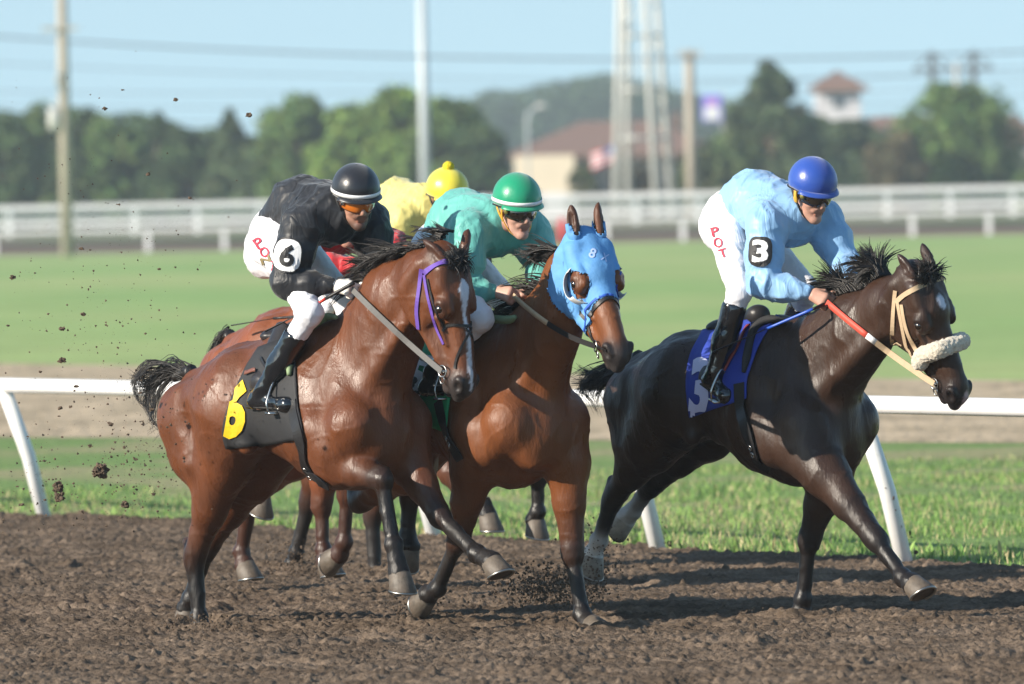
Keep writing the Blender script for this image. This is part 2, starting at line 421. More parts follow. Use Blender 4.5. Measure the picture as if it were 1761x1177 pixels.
# ------------------------------------------------------------ horse
def head_matrix(F, O, nose, c, zr, zt):
    """origin O at the poll (local), nose = (right, up) image direction, c towards camera; forehead faces (zr right, zt towards camera)"""
    q = math.hypot(*nose); hx = F.dir(nose[0] / q, nose[1] / q, c); hz = F.dir(zr, 0.0, zt); hz = (hz - hx * hz.dot(hx)).normalized(); hy = hz.cross(hx)
    return Matrix.Translation(O) @ Matrix((hx, hy, hz)).transposed().to_4x4()
def head_prims(H, s, coat, dark, eard=None, earlen=.17, earp=.0):
    X = lambda x, y, z: H @ Vector((x * s, y * s * 1.17, z * s * 1.06)); R3 = H.to_3x3()
    mz = dark['muzzle']; o = []
    w_ = s * 1.08
    def C(a, b, ra, rb=None, k=.03, col=coat, **kw): o.append(Cap(X(*a), X(*b), ra * w_, (ra if rb is None else rb) * w_, k=k * s, col=col, **kw))
    def E(c, r, k=.03, col=coat, rot=None, sub=False):
        RR = R3 @ rot if rot is not None else R3
        o.append(Ell(X(*c), [q * w_ for q in r], R=RR, k=k * s, col=col, sub=sub))
    ly = R3 @ Vector((0, 1, 0))
    C((.02, 0, -.075), (.17, 0, -.06), .078, .085, .04)
    C((.15, 0, -.045), (.50, 0, -.052), .056, .036, .03)
    C((.17, 0, -.085), (.48, 0, -.085), .074, .045, .03, flat=ly, f=1.25)
    for y in (-1, 1):
        E((.155, y * .052, -.165), (.115, .030, .098), .03)                      # cheek
        C((.20, y * .076, -.042), (.235, y * .074, -.045), .030, .026, .018)      # orbit
        C((.17, y * .070, -.018), (.235, y * .066, -.018), .016, .014, .014)      # brow
        C((.25, y * .066, -.088), (.37, y * .046, -.082), .012, .008, .014)       # facial crest
        C((.24, y * .035, -.20), (.47, y * .018, -.128), .030, .022, .03)         # jaw bar
        C((.02, y * .05, -.13), (.10, y * .052, -.22), .035, .03, .03)            # jaw angle
        C((.06, y * .06, -.03), (.13, y * .066, -.035), .03, .025, .03)           # temple
    C((.30, 0, -.155), (.49, 0, -.135), .036, .03, .03)
    E((.535, 0, -.083), (.062, .052, .057), .03, mz)
    C((.565, 0, -.095), (.588, 0, -.112), .036, .026, .02, mz)
    C((.52, 0, -.148), (.553, 0, -.153), .028, .022, .014, mz)
    for y in (-1, 1):
        rz = Matrix.Rotation(y * -.35, 3, 'Z') @ Matrix.Rotation(.5, 3, 'Y')
        E((.545, y * .043, -.062), (.036, .017, .024), .012, mz, rz)
        E((.553, y * .056, -.066), (.025, .017, .018), .006, dark['nostril'], rz, sub=True)
        E((.218, y * .104, -.046), (.019, .013, .013), .006, dark['eyerim'], sub=True)
        C((.565, y * .036, -.130), (.47, y * .046, -.126), .0035, .003, .006, (.01, .008, .008), sub=True)
    # ears
    for y, ed in ((-1, (eard or [None, None])[0]), (1, (eard or [None, None])[1])):
        e = Vector(ed) if ed else Vector((-.55, y * .25, .80))
        e = (R3 @ e).normalized(); base = X(.022, y * .052, -.012); L_ = earlen * s
        opn = (R3 @ Vector((.75, y * .65, .2))); opn = (opn - e * opn.dot(e)).normalized(); sd = e.cross(opn)
        RR = Matrix((e, sd, opn)).transposed()
        o.append(Ell(base + e * L_ * .46, (L_ * .54, L_ * .185, L_ * .15), R=RR, k=.008, col=dark['ear']))
        o.append(Cap(base + e * L_ * .75 - opn * .004, base + e * L_ * 1.02 + opn * .004, .013 * s, .005 * s, k=.012, col=dark['eartip']))
        o.append(Ell(base + e * L_ * .50 + opn * .023 * s, (L_ * .38, L_ * .105, L_ * .13), R=RR, k=.006, col=dark['earin'], sub=True))
    return o, X

def hoof(P, top, axis, fwd, r, hcol, sc_=1.0):
    """tapered hoof with heel and shoe"""
    a = axis.normalized(); f = (fwd - a * fwd.dot(a)).normalized(); l = a.cross(f)
    mb = MB(); n = 22; rows = []
    for t, rr, sh in ((-.12, .90, -.003), (0, 1.0, 0), (.03, 1.05, .001), (.45, 1.17, .008), (.95, 1.36, .017), (1.0, 1.33, .017)):
        ring = []
        for k in range(n):
            th = 2 * pi * k / n; cx = cos(th); sy = sin(th)
            x = cx * r * rr * (1.12 if cx > 0 else .92); y = sy * r * rr * .98
            z = t * .085 * sc_ * (1 + .16 * cx)
            ring.append(top + f * (x + sh) + l * y + a * z)
        rows.append(ring)
    V = [v for rg in rows for v in rg]; m = len(rows)
    Fc = [(i * n + k, i * n + (k + 1) % n, (i + 1) * n + (k + 1) % n, (i + 1) * n + k) for i in range(m - 1) for k in range(n)]
    c = top + f * .015 + a * .075 * sc_; V.append(c); ci = len(V) - 1
    Fc += [((m - 1) * n + k, (m - 1) * n + (k + 1) % n, ci) for k in range(n)]
    cols = []
    for i in range(m): cols += [hcol[0] if i < 2 else (hcol[1] if i < 4 else hcol[2])] * n
    cols.append((.05, .04, .035))
    h = mesh('hoof', V, Fc, pmat('hoof_horn', attr=True, rough=.55, noise_amt=.35, noise_scale=25, bump=.003, bump_scale=60), P, col=np.array(cols))
    sb = MB(); arc = []
    for k in range(15):
        th = -2.35 + 4.7 * k / 14; cx = cos(th)
        arc.append(top + f * (cx * r * 1.28 * (1.12 if cx > 0 else .92) + .017) + l * sin(th) * r * 1.27 + a * .087 * sc_ * (1 + .16 * cx))
    sb.tube(arc, .0065, 6); sb.build('horseshoe', pmat('worn_steel', (.35, .34, .32), .35, 1.0), h)
    return h

def horse(name, label, F, top, legs, neck, headp, coat, points, dark, markings=None, h=.010, s=1.0, sh_out=1.0, hooves=None, socks=None, group=None, g=1.12, lg=1.12):
    """top = tailhead, croup, loin, withers (local points at y = 0)"""
    TH, CRp, LO, WI = [Vector(p) for p in top]
    e1 = (WI - TH).normalized(); n1_ = Vector((-e1.z, 0, e1.x)); Y1 = Vector((0, 1, 0)); e, n, Y = e1 * g, n1_ * g, Y1 * g
    G_ = [g]; B = coat; under = dark.get('under', coat)
    P = []
    def C(a, b, ra, rb=None, k=.06, col=B, **kw):
        g = G_[0]; P.append(Cap(a, b, ra * g, (ra if rb is None else rb) * g, k=k, col=col, **kw))
    def E(c, r, R=None, k=.06, col=B):
        g = G_[0]; P.append(Ell(c, [q * g for q in r], R=R, k=k, col=col))
    RB = Matrix((e1, Y1, n1_)).transposed()
    # trunk
    C(LO - n * .295 + e * .05, WI - n * .37 - e * .08, .275, .325, .08, flat=Y, f=1.18)
    C(CRp - n * .23 + e * .05, LO - n * .28 + e * .08, .215, .25, .10, flat=Y, f=1.05)
    C(CRp - n * .15, TH - n * .10 + e * .06, .145, .085, .08)
    C(CRp - n * .10 - e * .02, LO - n * .085, .10, .075, .05)
    C(LO - n * .07, WI - n * .065, .065, .055, .06)
    E(WI - n * .44 + e * .04, (.24, .225, .325), RB, .08)
    E(WI - n * .53 + e * .22, (.155, .18, .19), RB, .07)
    for y in (-1, 1):
        C(CRp - n * .17 + e * .13 + Y * y * .145, TH - n * .22 + e * .08 + Y * y * .105, .125, .120, .07)
        C(TH - n * .20 + e * .07 + Y * y * .10, TH - n * .42 + e * .08 + Y * y * .12, .11, .10, .07)
        C(WI - n * .12 + e * .02 + Y * y * .085, WI - n * .50 + e * .25 + Y * y * .155, .10, .09, .05, flat=Y, f=1.25)
        E(WI - n * .525 + e * .25 + Y * y * .145, (.065, .06, .09), RB, .09)               # point of shoulder
        C(WI - n * .30 - e * .02 + Y * y * .17, WI - n * .58 + e * .10 + Y * y * .19, .085, .10, .045, flat=Y, f=1.15)
        E(WI - n * .60 + e * .26 + Y * y * .065, (.050, .055, .11), RB, .09)                 # breast muscle
    # neck
    for y in (-1, 1):                                                                       # long muscle edges
        C(WI - n * .16 + e * .10 + Y * y * .10, WI - n * .44 + e * .26 + Y * y * .175, .035, .030, .04)
        C(WI - n * .24 - e * .06 + Y * y * .175, WI - n * .52 + e * .12 + Y * y * .235, .035, .030, .035)
        C(CRp - n * .20 + e * .16 + Y * y * .19, CRp - n * .48 + e * .20 + Y * y * .20, .05, .04, .05)
        C(TH - n * .16 + e * .16 + Y * y * .19, TH - n * .46 + e * .17 + Y * y * .20, .04, .035, .045)
    N0 = WI - n * .34 + e * .14; N1, N2, PL = [Vector(p) for p in neck['c']]
    r1, r2 = neck.get('r', (.165, .115)); ff = neck.get('flat', 1.75)
    C(WI - n * .20 + e * .05, N1 * .6 + (WI - n * .2 + e * .05) * .4, .16, .14, .10, flat=Y, f=1.5)
    C(N0, N1, .245, r1, .10, flat=Y, f=1.5)
    C(N1, N2, r1, r2, .08, flat=Y, f=ff)
    H = headp['M']; hp, X = head_prims(H, s, B, dark, headp.get('ears'), headp.get('earlen', .17))
    C(N2, X(.06, 0, -.10), r2, .085 * s, .06, flat=Y, f=1.35)
    nd = (N2 - N1).normalized(); nu_ = Vector((-nd.z, 0, nd.x))
    for y in (-1, 1):                                                                       # jugular groove line and windpipe
        C(N0 - nu_ * .14 + Y * y * .11, N2 - nu_ * r2 * .8 + Y * y * .03, .045, .028, .05)
    P += hp
    hooflist = []
    lr = g * lg; G_[0] = lr
    class LCap(Cap):
        def __init__(s_, a, b, ra, rb=None, **kw): super().__init__(a, b, ra * lr, (ra if rb is None else rb) * lr, **kw)
    for nm in ('RF', 'LF', 'RH', 'LH'):
        j = legs.get(nm)
        if j is None: continue
        y = -1 if nm[0] == 'R' else 1
        if nm[1] == 'F':
            el, kn, fe, co, toe = [Vector(p) for p in j]
            SP = WI - n * .52 + e * .22 + Y * y * .15
            up = (el - kn).normalized(); fwd = Vector((up.z, 0, -up.x)); fwd = fwd if fwd.x > 0 or abs(up.z) < .5 else -fwd
            C(SP, el, .10, .085, .06, col=under)
            C(WI - n * .50 + e * .05 + Y * y * .19, el, .10, .08, .05)
            q = el.lerp(kn, .45)
            C(el, q, .082, .062, .045); C(q, kn, .060, .041, .03, col=B if not points else tuple((a + b) / 2 for a, b in zip(B, points)))
            E(el.lerp(kn, .22) + fwd * .03, (.05, .05, .10), Matrix((fwd, Y1, up)).transposed(), .03)
            pc = points or B
            cn = (kn - fe).normalized(); bk = Vector((-cn.z, 0, cn.x)); bk = bk if bk.dot(fwd) < 0 else -bk
            P.append(LCap(kn + up * .025, kn - up * .012, .044, .041, k=.02, col=pc))
            P.append(LCap(kn - bk * .012 + cn * -.01, kn - bk * .010 + cn * .03, .030, .028, k=.015, col=pc))
            P.append(LCap(kn + bk * .022, kn + bk * .024 - cn * .02, .022, .018, k=.02, col=pc))
            C(kn, fe, .029, .026, .02, col=pc)
            C(kn + bk * .02 - cn * .03, fe + bk * .018 + cn * .03, .017, .016, .012, col=pc)
        else:
            st, ho, fe, co, toe = [Vector(p) for p in j]
            HJ = CRp - n * .30 + e * .06 + Y * y * .13
            up = (st - ho).normalized(); bk = Vector((-up.z, 0, up.x)); bk = bk if bk.x < 0 else -bk
            C(HJ, st, .175, .115, .08); C(TH - n * .28 + Y * y * .10 + e * .10, st.lerp(ho, .35) + bk * .04, .125, .068, .07)
            C(HJ + e * .12 - n * .02, st + Vector((.01, 0, .02)), .12, .085, .07)
            q = st.lerp(ho, .5)
            C(st, q, .098, .066, .05); C(q, ho, .062, .040, .04, col=tuple(a * .6 + b * .4 for a, b in zip(B, points or B)))
            C(q + bk * .045, ho + bk * .052 + up * .05, .022, .017, .02, col=B)                # achilles
            pc = points or B
            cn = (ho - fe).normalized(); cb = Vector((-cn.z, 0, cn.x)); cb = cb if cb.dot(bk) > 0 else -cb
            P.append(LCap(ho + bk * .05 + cn * .055, ho + cb * .028 - cn * .02, .020, .024, k=.02, col=pc))
            P.append(LCap(ho + up * .03, ho - cn * .035, .043, .036, k=.025, col=pc))
            C(ho, fe, .034, .028, .02, col=pc)
            C(ho + cb * .025 - cn * .03, fe + cb * .018 + cn * .03, .018, .016, .012, col=pc)
        bb = cb if nm[1] == 'H' else bk
        sk = (socks or {}).get(nm)
        fc = sk[0] if sk else pc
        if sk and sk[1] > .3: P.append(LCap(fe.lerp(ho if nm[1] == 'H' else kn, .5), fe, .029, .028, k=.006, col=fc))
        P.append(LCap(fe, fe + bb * .008, .037, .033, k=.012, col=fc))
        P.append(LCap(fe + bb * .02 - cn * .012, fe + bb * .028 - cn * .022, .016, .010, k=.012, col=fc))
        C(fe, co, .030, .037, .015, col=fc); P.append(LCap(co, co + (co - fe).normalized() * .004, .040, .042, k=.01, col=fc))
        hooflist.append((nm, co, toe, bb))
    V, Q, Nn = polygonize(P, h)
    C3 = colours(P, V, B)
    # muscle and vein relief
    W_ = V + .06 * np.stack([vnoise(V, 6, 40 + i) - .5 for i in range(3)], 1)
    nz = vnoise(V, 14) * .6 + vnoise(V, 31, 3) * .4; rd = (1 - np.abs(vnoise(W_ * np.array([1.3, 1, .45]), 13, 9) * 2 - 1)) ** 5; rd2 = (1 - np.abs(vnoise(W_, 8, 21) * 2 - 1)) ** 14
    V = V + (Nn * ((nz - .5) * .003 + (rd - .2) * .0028 + rd2 * .0040)[:, None]).astype(np.float32)
    if markings: C3 = markings(C3, V, np.array(H.inverted()), s)
    root = empty(name, F.O, -F.head, label=label, cat='horse', group=group)
    body = mesh('body', V.astype(np.float32), Q, pmat('glossy_coat', attr=True, rough=.42, spec=.36, noise_amt=.25, noise_scale=7, bump=.0032, bump_scale=80, stretch=(1, 1, .35),
                rvar=.15, rvar_scale=8), root, col=C3)
    S = Surf(F, V, Q)
    for nm, co, toe, bb in hooflist:
        hc = (hooves or {}).get(nm, ((.05, .042, .035), (.115, .092, .070), (.085, .064, .047)))
        hoof(root, co, toe - co, -bb, .050, hc, 1.12)
    for y in (-1, 1):
        mb = MB(); mb.sphere(X(.218, y * .088, -.046), .021 * s, 16, 10)
        mb.build('eye', pmat('dark_eye', (.012, .006, .003), .04, spec=.8, coat=1), root)
    return root, S, H, X

def hair_paths(pts, normals, n, length, flow, droop=.6, curl=.25, seg=7, seed=0, spread=.012, lv=.4):
    """roots along a polyline; flow(t, rnd) = start direction"""
    rn = random.Random(seed); out = []; m = len(pts) - 1
    def grow(t, r, rr):
        d = flow(t / m, rr).normalized(); L_ = length(t / m) * (1 - lv * rr.random()); p = r; P = [p.copy()]
        for s_ in range(seg):
            w_ = noise.noise_vector(p * 4 + Vector((round(t * 3) * 1.7, seed, 0))) * curl
            d = (d + Vector((0, 0, -droop / seg)) + w_ / seg * 2.2).normalized()
            p = p + d * (L_ / seg); P.append(p.copy())
        return P
    nc = max(8, n // 14); G = []
    for g_ in range(nc):
        t = (g_ + rn.random()) / nc * m; k = min(int(t), m - 1); G.append((t, grow(t, pts[k].lerp(pts[k + 1], t - k) + Vector((0, rn.gauss(0, spread), 0)), rn)))
    for i in range(n):
        t, g_ = G[rn.randrange(nc)]; t2 = min(max(t + rn.gauss(0, m * .012), 0), m - .001); k = min(int(t2), m - 1)
        r = pts[k].lerp(pts[k + 1], t2 - k) + Vector((0, rn.gauss(0, spread), 0)); own = grow(t2, r, rn); d0 = r - g_[0]; stray = rn.random() < .10
        P = []; f = .75 + .4 * rn.random()
        for s_ in range(seg + 1):
            u = s_ / seg; x = u * f * seg; i0 = min(int(x), seg - 1); gp = g_[i0].lerp(g_[min(i0 + 1, seg)], x - i0) + d0 * (1 - .75 * u)
            P.append(own[s_] if stray else gp.lerp(own[s_], .16 * (1 - u * .3)))
        out.append(P)
    return out
# ------------------------------------------------------------ jockey
def face_prims(H, skin, beard, lipc=None):
    lipc = lipc or (skin[0] * .85, skin[1] * .6, skin[2] * .6)
    X = lambda x, y, z: H @ Vector((x, y, z * (1.13 if z < 0 else 1))); R3 = H.to_3x3(); o = []
    def C(a, b, ra, rb=None, k=.015, col=skin, **kw): o.append(Cap(X(*a), X(*b), ra, rb, k=k, col=col, **kw))
    def E(c, r, k=.015, col=skin, sub=False): o.append(Ell(X(*c), r, R=R3, k=k, col=col, sub=sub))
    E((-.005, 0, .025), (.097, .075, .098)); E((.03, 0, -.045), (.058, .058, .068), .03)
    C((.03, .03, -.09), (.062, .012, -.108), .024, .022, .02, beard); C((.03, -.03, -.09), (.062, -.012, -.108), .024, .022, .02, beard)
    E((.070, 0, -.110), (.020, .022, .019), .015, beard)
    for y in (-1, 1):
        E((.055, y * .038, -.033), (.030, .024, .026), .02)
        C((.085, y * .012, .022), (.070, y * .048, .020), .013, .010, .012)
        E((.091, y * .031, .002), (.016, .018, .013), .010, sub=True)
        E((-.010, y * .077, -.018), (.020, .010, .032), .008, tuple(c * .9 for c in skin))
        E((-.004, y * .088, -.018), (.010, .006, .018), .005, tuple(c * .6 for c in skin), sub=True)
        C((.100, y * .006, -.045), (.094, y * .014, -.047), .010, .008, .006)
        C((.078, y * .026, -.062), (.080, y * .016, -.052), .012, .010, .012, beard)
    C((.084, 0, .010), (.108, 0, -.034), .010, .0125, .010); E((.108, 0, -.040), (.013, .012, .011), .006)
    C((.085, -.016, -.071), (.085, .016, -.071), .0065, .0065, .006, lipc); C((.082, -.013, -.080), (.082, .013, -.080), .0075, .0075, .006, lipc)
    C((.095, -.022, -.0755), (.095, .022, -.0755), .002, .002, .004, tuple(c * .5 for c in skin), sub=True)
    C((.08, -.02, -.060), (.08, .02, -.060), .012, .012, .010, beard)
    return o
def hand_prims(wr, fw, pn, skin, side, curl=1.0, s=1.0):
    """wr wrist, fw direction of the knuckles, pn = palm normal (towards the palm), side = +1 thumb on the fw x pn side"""
    f = fw.normalized(); p = (pn - f * pn.dot(f)).normalized(); t = f.cross(p) * side; o = []
    kn = wr + f * .088 * s
    o.append(Cap(wr, wr + f * .02, .026 * s, .026 * s, k=.015, col=skin, flat=p, f=1.3))
    o.append(Cap(wr + f * .03 * s + t * .014, kn + t * .022 * s, .021 * s, .019 * s, k=.012, col=skin))
    o.append(Cap(wr + f * .03 * s - t * .012, kn - t * .022 * s, .020 * s, .016 * s, k=.012, col=skin))
    o.append(Cap(wr + f * .03 * s, kn, .022 * s, .019 * s, k=.012, col=skin))
    for i, (off, l) in enumerate(((.031, .96), (.0105, 1.06), (-.0105, 1.0), (-.031, .80))):
        b = kn + t * off * s; a1, a2, a3 = [radians(q) * curl for q in (52 + i * 4, 122 + i * 5, 185 + i * 4)]
        q = b
        for a, L_, r in ((a1, .040, .0105), (a2, .026, .0095), (a3, .020, .0085)):
            d = f * cos(a) + p * sin(a); q2 = q + d * L_ * l * s
            o.append(Cap(q, q2, r * s, (r - .0008) * s, k=.004, col=skin)); q = q2
    b = wr + f * .03 * s + t * .026 * s; q = b + (f * .7 + t * .45 + p * .5).normalized() * .038 * s; r2 = q + (f * .75 - t * .25 + p * .6).normalized() * .03 * s
    o.append(Cap(b, q, .0135 * s, .0115 * s, k=.01, col=skin)); o.append(Cap(q, r2, .011 * s, .009 * s, k=.006, col=skin))
    return o
def cloth_mesh(name, prims, h, mat, parent, amp=.006, fs=(16, 34), seed=0, col=None, dirn=None):
    V, Q, Nn = polygonize(prims, h)
    W = V + .05 * np.stack([vnoise(V, 9, seed + 7 + i) - .5 for i in range(3)], 1)
    d = 0
    for f_, a_ in ((fs[0], 1.0), (fs[1], .55)):
        a = vnoise(W * np.array([.8, 1.1, .55]) , f_, seed); rd = (1 - np.abs(a * 2 - 1)) ** 3; d = d + (rd - .3) * a_
        a = vnoise(W * np.array([1.1, .7, 1.0]), f_ * .9, seed + 11); rd = (1 - np.abs(a * 2 - 1)) ** 3; d = d + (rd - .3) * a_ * .7
    d = d * amp
    V = (V + Nn * d[:, None]).astype(np.float32)
    o = mesh(name, V, Q, mat, parent, col=None if col is None else colours(prims, V, col, .004))
    return o, V, Q
def helmet(H, mat, parent, band=None, seams=6, bulge=.0, name='helmet', brimmat=None, pom=None):
    R = lambda x, y, z: H @ Vector((x, y, z))
    mb = MB(); nu, nv = 48, 20; V = []
    for j in range(nv + 1):
        ph = (pi / 2 + .24) * j / nv
        for i in range(nu):
            th = 2 * pi * i / nu; c, s_ = cos(th), sin(th)
            sm = 1 - .014 * max(0, 1 - abs(((th / (2 * pi) * seams + .5) % 1) - .5) * 14) * sin(ph) if seams else 1
            lowr = 1.0 if ph < pi / 2 else 1.0 - (ph - pi / 2) * .12
            x = sin(ph) * c * .131 * sm * lowr; y = sin(ph) * s_ * .117 * sm * lowr; z = cos(ph) * .122
            if ph > pi / 2 - .1: z += -.016 * max(0, -c) * (ph - pi / 2 + .1) / .35
            V.append(R(x - .004, y, z + .050))
    F = [(j * nu + i, (j + 1) * nu + i, (j + 1) * nu + (i + 1) % nu, j * nu + (i + 1) % nu) for j in range(nv) for i in range(nu)]
    mb.add(V, F)
    o = mb.build(name, mat, parent)
    o.modifiers.new('s', 'SOLIDIFY').thickness = .006
    br = MB(); Vb = []
    for j in range(4):
        for i in range(21):
            th = -1.15 + 2.3 * i / 20; out = (0, .010, .019, .022)[j] * cos(th * .9) ** .6 if abs(th * .9) < 1.5 else 0
            z = (-.004, -.010, -.018, -.022)[j]; Vb.append(R(cos(th) * (.124 + out) - .004, sin(th) * (.112 + out * .8), z + .034))
    br.add(Vb, [(j * 21 + i, j * 21 + i + 1, (j + 1) * 21 + i + 1, (j + 1) * 21 + i) for j in range(3) for i in range(20)])
    b = br.build('brim', brimmat or mat, o); b.modifiers.new('s', 'SOLIDIFY').thickness = .006
    if band:
        bm_ = MB(); Vb = []
        for j, z in enumerate((.054, .036)):
            for i in range(nu):
                th = 2 * pi * i / nu; Vb.append(R(cos(th) * .1345 - .004, sin(th) * .1205, z - .010 * max(0, -cos(th))))
        bm_.add(Vb, [(i, nu + i, nu + (i + 1) % nu, (i + 1) % nu) for i in range(nu)])
        bb = bm_.build('band', band, o); bb.modifiers.new('s', 'SOLIDIFY').thickness = .002
    if pom:
        pb = MB(); rn = random.Random(3); c = R(-.01, 0, .175)
        pb.sphere(c, .026, 12, 8)
        for k in range(260):
            d = Vector((rn.gauss(0, 1), rn.gauss(0, 1), rn.gauss(0, 1))).normalized(); q = c + d * .022
            s1 = d.orthogonal().normalized() * .006; s2 = d.cross(s1)
            pb.add([q + s1, q - s1 * .5 + s2, q - s1 * .5 - s2, q + d * .013], [(0, 1, 3), (1, 2, 3), (2, 0, 3)])
        pb.build('pompon', pom, o)
    return o
def goggles(H, lens, frame, parent, disc_mat=None):
    R = lambda x, y, z: H @ Vector((x, y, z)); V = []; n = 26; m = 6
    for j in range(m + 1):
        for i in range(n + 1):
            th = -1.25 + 2.5 * i / n; a = abs(th); top = .022 - .004 * a; bot = -.046 + .026 * math.exp(-(th / .20) ** 2) + .012 * a
            z = top + (bot - top) * j / m; rad = 1 + .07 * sin(pi * j / m)
            V.append(R(cos(th) * .113 * rad - .004, sin(th) * .082 * rad, z - .002))
    mb = MB(); mb.add(V, [(j * (n + 1) + i, j * (n + 1) + i + 1, (j + 1) * (n + 1) + i + 1, (j + 1) * (n + 1) + i) for j in range(m) for i in range(n)])
    g = mb.build('goggles', lens, parent); g.modifiers.new('s', 'SOLIDIFY').thickness = .004
    fb = MB(); edge = [V[i] for i in range(n + 1)]; fb.tube(edge, .004, 6); fb.tube([V[m * (n + 1) + i] for i in range(n + 1)], .004, 6)
    st = [R(cos(th) * .125 - .01, sin(th) * .106, .0 - .02 * max(0, cos(th - pi)) + .016) for th in [1.1 + (2 * pi - 2.2) * k / 20 for k in range(21)]]
    fb.tube(st, .007, 6, flat=.4); fb.build('goggle_strap', frame, g)
    if disc_mat:
        for y in (-1, 1):
            db = MB(); c = R(.052, y * .084, .0); db.tube([c, R(.054, y * .092, .0)], .014, 14); db.build('vent_disc', disc_mat, g)
    return g

def jockey(label, F, j, hd, colr, silks, skin=(.45, .24, .17), beard=None, glove=None, breech=None, h=.0062):
    """j = joints in the horse's frame, hd = head matrix"""
    beard = beard or skin; Y = Vector((0, 1, 0))
    J = {k: Vector(v) for k, v in j.items()}
    for a in ('hip', 'knee', 'ankle', 'heel', 'toe', 'sho', 'elb', 'wri', 'han'):
        if a + 'L' not in J: q = J[a + 'R']; J[a + 'L'] = Vector((q.x, -q.y, q.z))
    root = empty('person', F.O, -F.head, label=label, cat='person')
    gl = glove or skin
    # skin body, one continuous surface
    P = []
    P.append(Cap(J['pel'], J['mid'], .115, .105, k=.05, col=skin)); P.append(Cap(J['mid'], J['chest'], .105, .12, k=.05, col=skin))
    P.append(Cap(J['chest'], J['neck'], .09, .055, k=.05, col=skin)); P.append(Cap(J['neck'], hd @ Vector((-.015, 0, -.06)), .054, .052, k=.03, col=skin))
    for s_ in 'RL':
        P += [Cap(J['hip' + s_], J['knee' + s_], .075, .05, k=.03, col=skin), Cap(J['knee' + s_], J['ankle' + s_], .048, .034, k=.02, col=skin),
              Cap(J['heel' + s_].lerp(J['toe' + s_], .2), J['heel' + s_].lerp(J['toe' + s_], .7), .022, .018, k=.02, col=skin), Cap(J['ankle' + s_], J['heel' + s_].lerp(J['toe' + s_], .25), .030, .022, k=.02, col=skin),
              Cap(J['neck'], J['sho' + s_], .05, .05, k=.05, col=skin),
              Cap(J['sho' + s_], J['elb' + s_], .048, .036, k=.03, col=skin), Cap(J['elb' + s_], J['wri' + s_], .036, .024, k=.02, col=skin)]
        fw = J['han' + s_] - J['wri' + s_]; pn = J.get('palm' + s_, Vector((-.1, .95 if s_ == 'R' else -.95, -.5)))
        P += hand_prims(J['wri' + s_], fw, pn, gl, 1 if s_ == 'R' else -1)
    P += face_prims(hd, skin, beard)
    V, Q, Nn = polygonize(P, h); C3 = colours(P, V, skin, .006)
    body = mesh('body', V, Q, pmat('skin', attr=True, rough=.5, spec=.4, noise_amt=.10, noise_scale=60, bump=.0006, bump_scale=120, sss=.08), root, col=C3)
    SB = Surf(F, V, Q)
    # breeches
    w_ = breech or pmat('white_breeches', (.80, .80, .84), .55, ridge=True, bump=.006, bump_scale=8, noise_amt=.03, noise_scale=40, sheen=.1, stretch=(1, 1, .5))
    P = [Cap(J['pel'] + Vector((-.02, 0, 0)), J['mid'], .135, .13, k=.05)]
    for s_ in 'RL':
        hp, kn, an = J['hip' + s_], J['knee' + s_], J['ankle' + s_]
        P += [Ell(hp + Vector((-.045, 0, .01)), (.115, .10, .125), k=.05), Cap(hp, kn, .102, .060, k=.05), Cap(kn, kn.lerp(an, .55), .058, .050, k=.03)]
    br, Vb, Qb = cloth_mesh('breeches', P, .009, w_, root, .0045, (18, 40), 3); SBr = Surf(F, Vb, Qb)
    # silk shirt
    P = [Cap(J['pel'] + (J['mid'] - J['pel']) * .35, J['mid'], .136, .140, k=.05), Cap(J['mid'], J['chest'], .142, .145, k=.06),
         Cap(J['chest'], J['neck'], .12, .066, k=.07)]
    for s_ in 'RL':
        sh, el, wr = J['sho' + s_], J['elb' + s_], J['wri' + s_]
        P += [Cap(J['chest'].lerp(sh, .35), sh, .105, .075, k=.07), Cap(J['mid'].lerp(J['chest'], .4).lerp(sh, .25), sh, .11, .07, k=.07),
              Cap(sh, sh.lerp(el, .5), .090, .090, k=.05), Cap(sh.lerp(el, .5), el, .090, .070, k=.04),
              Cap(el, el.lerp(wr, .5), .070, .064, k=.03), Cap(el.lerp(wr, .5), el.lerp(wr, .93), .064, .036, k=.02)]
    shirt, Vs, Qs = cloth_mesh('silk_shirt', P, .008, silks, root, .010, (10, 21), colr.get('seed', 1)); SS = Surf(F, Vs, Qs)
    for s_ in 'RL':
        sh, el, wr = J['sho' + s_], J['elb' + s_], J['wri' + s_]
        mb = MB(); d = (wr - el).normalized(); c = el.lerp(wr, .93)
        mb.tube([c - d * .012, c, c + d * .012, c + d * .030], [.036, .038, .036, .031], 16, cap=False)
        mb.build('cuff', colr.get('cuff', silks), shirt).modifiers.new('s', 'SOLIDIFY').thickness = .003
    mb = MB(); nk = J['neck'].lerp(hd @ Vector((-.015, 0, -.06)), .35); nd = (hd @ Vector((-.015, 0, -.06)) - J['neck']).normalized()
    mb.tube([nk - nd * .03, nk, nk + nd * .022], [.070, .062, .060], 18, cap=False)
    mb.build('collar', colr.get('collar', silks), shirt).modifiers.new('s', 'SOLIDIFY').thickness = .004
    # boots
    bm_ = pmat('polished_boot', (.008, .009, .012), .12, spec=.7, coat=.6, bump=.002, bump_scale=18)
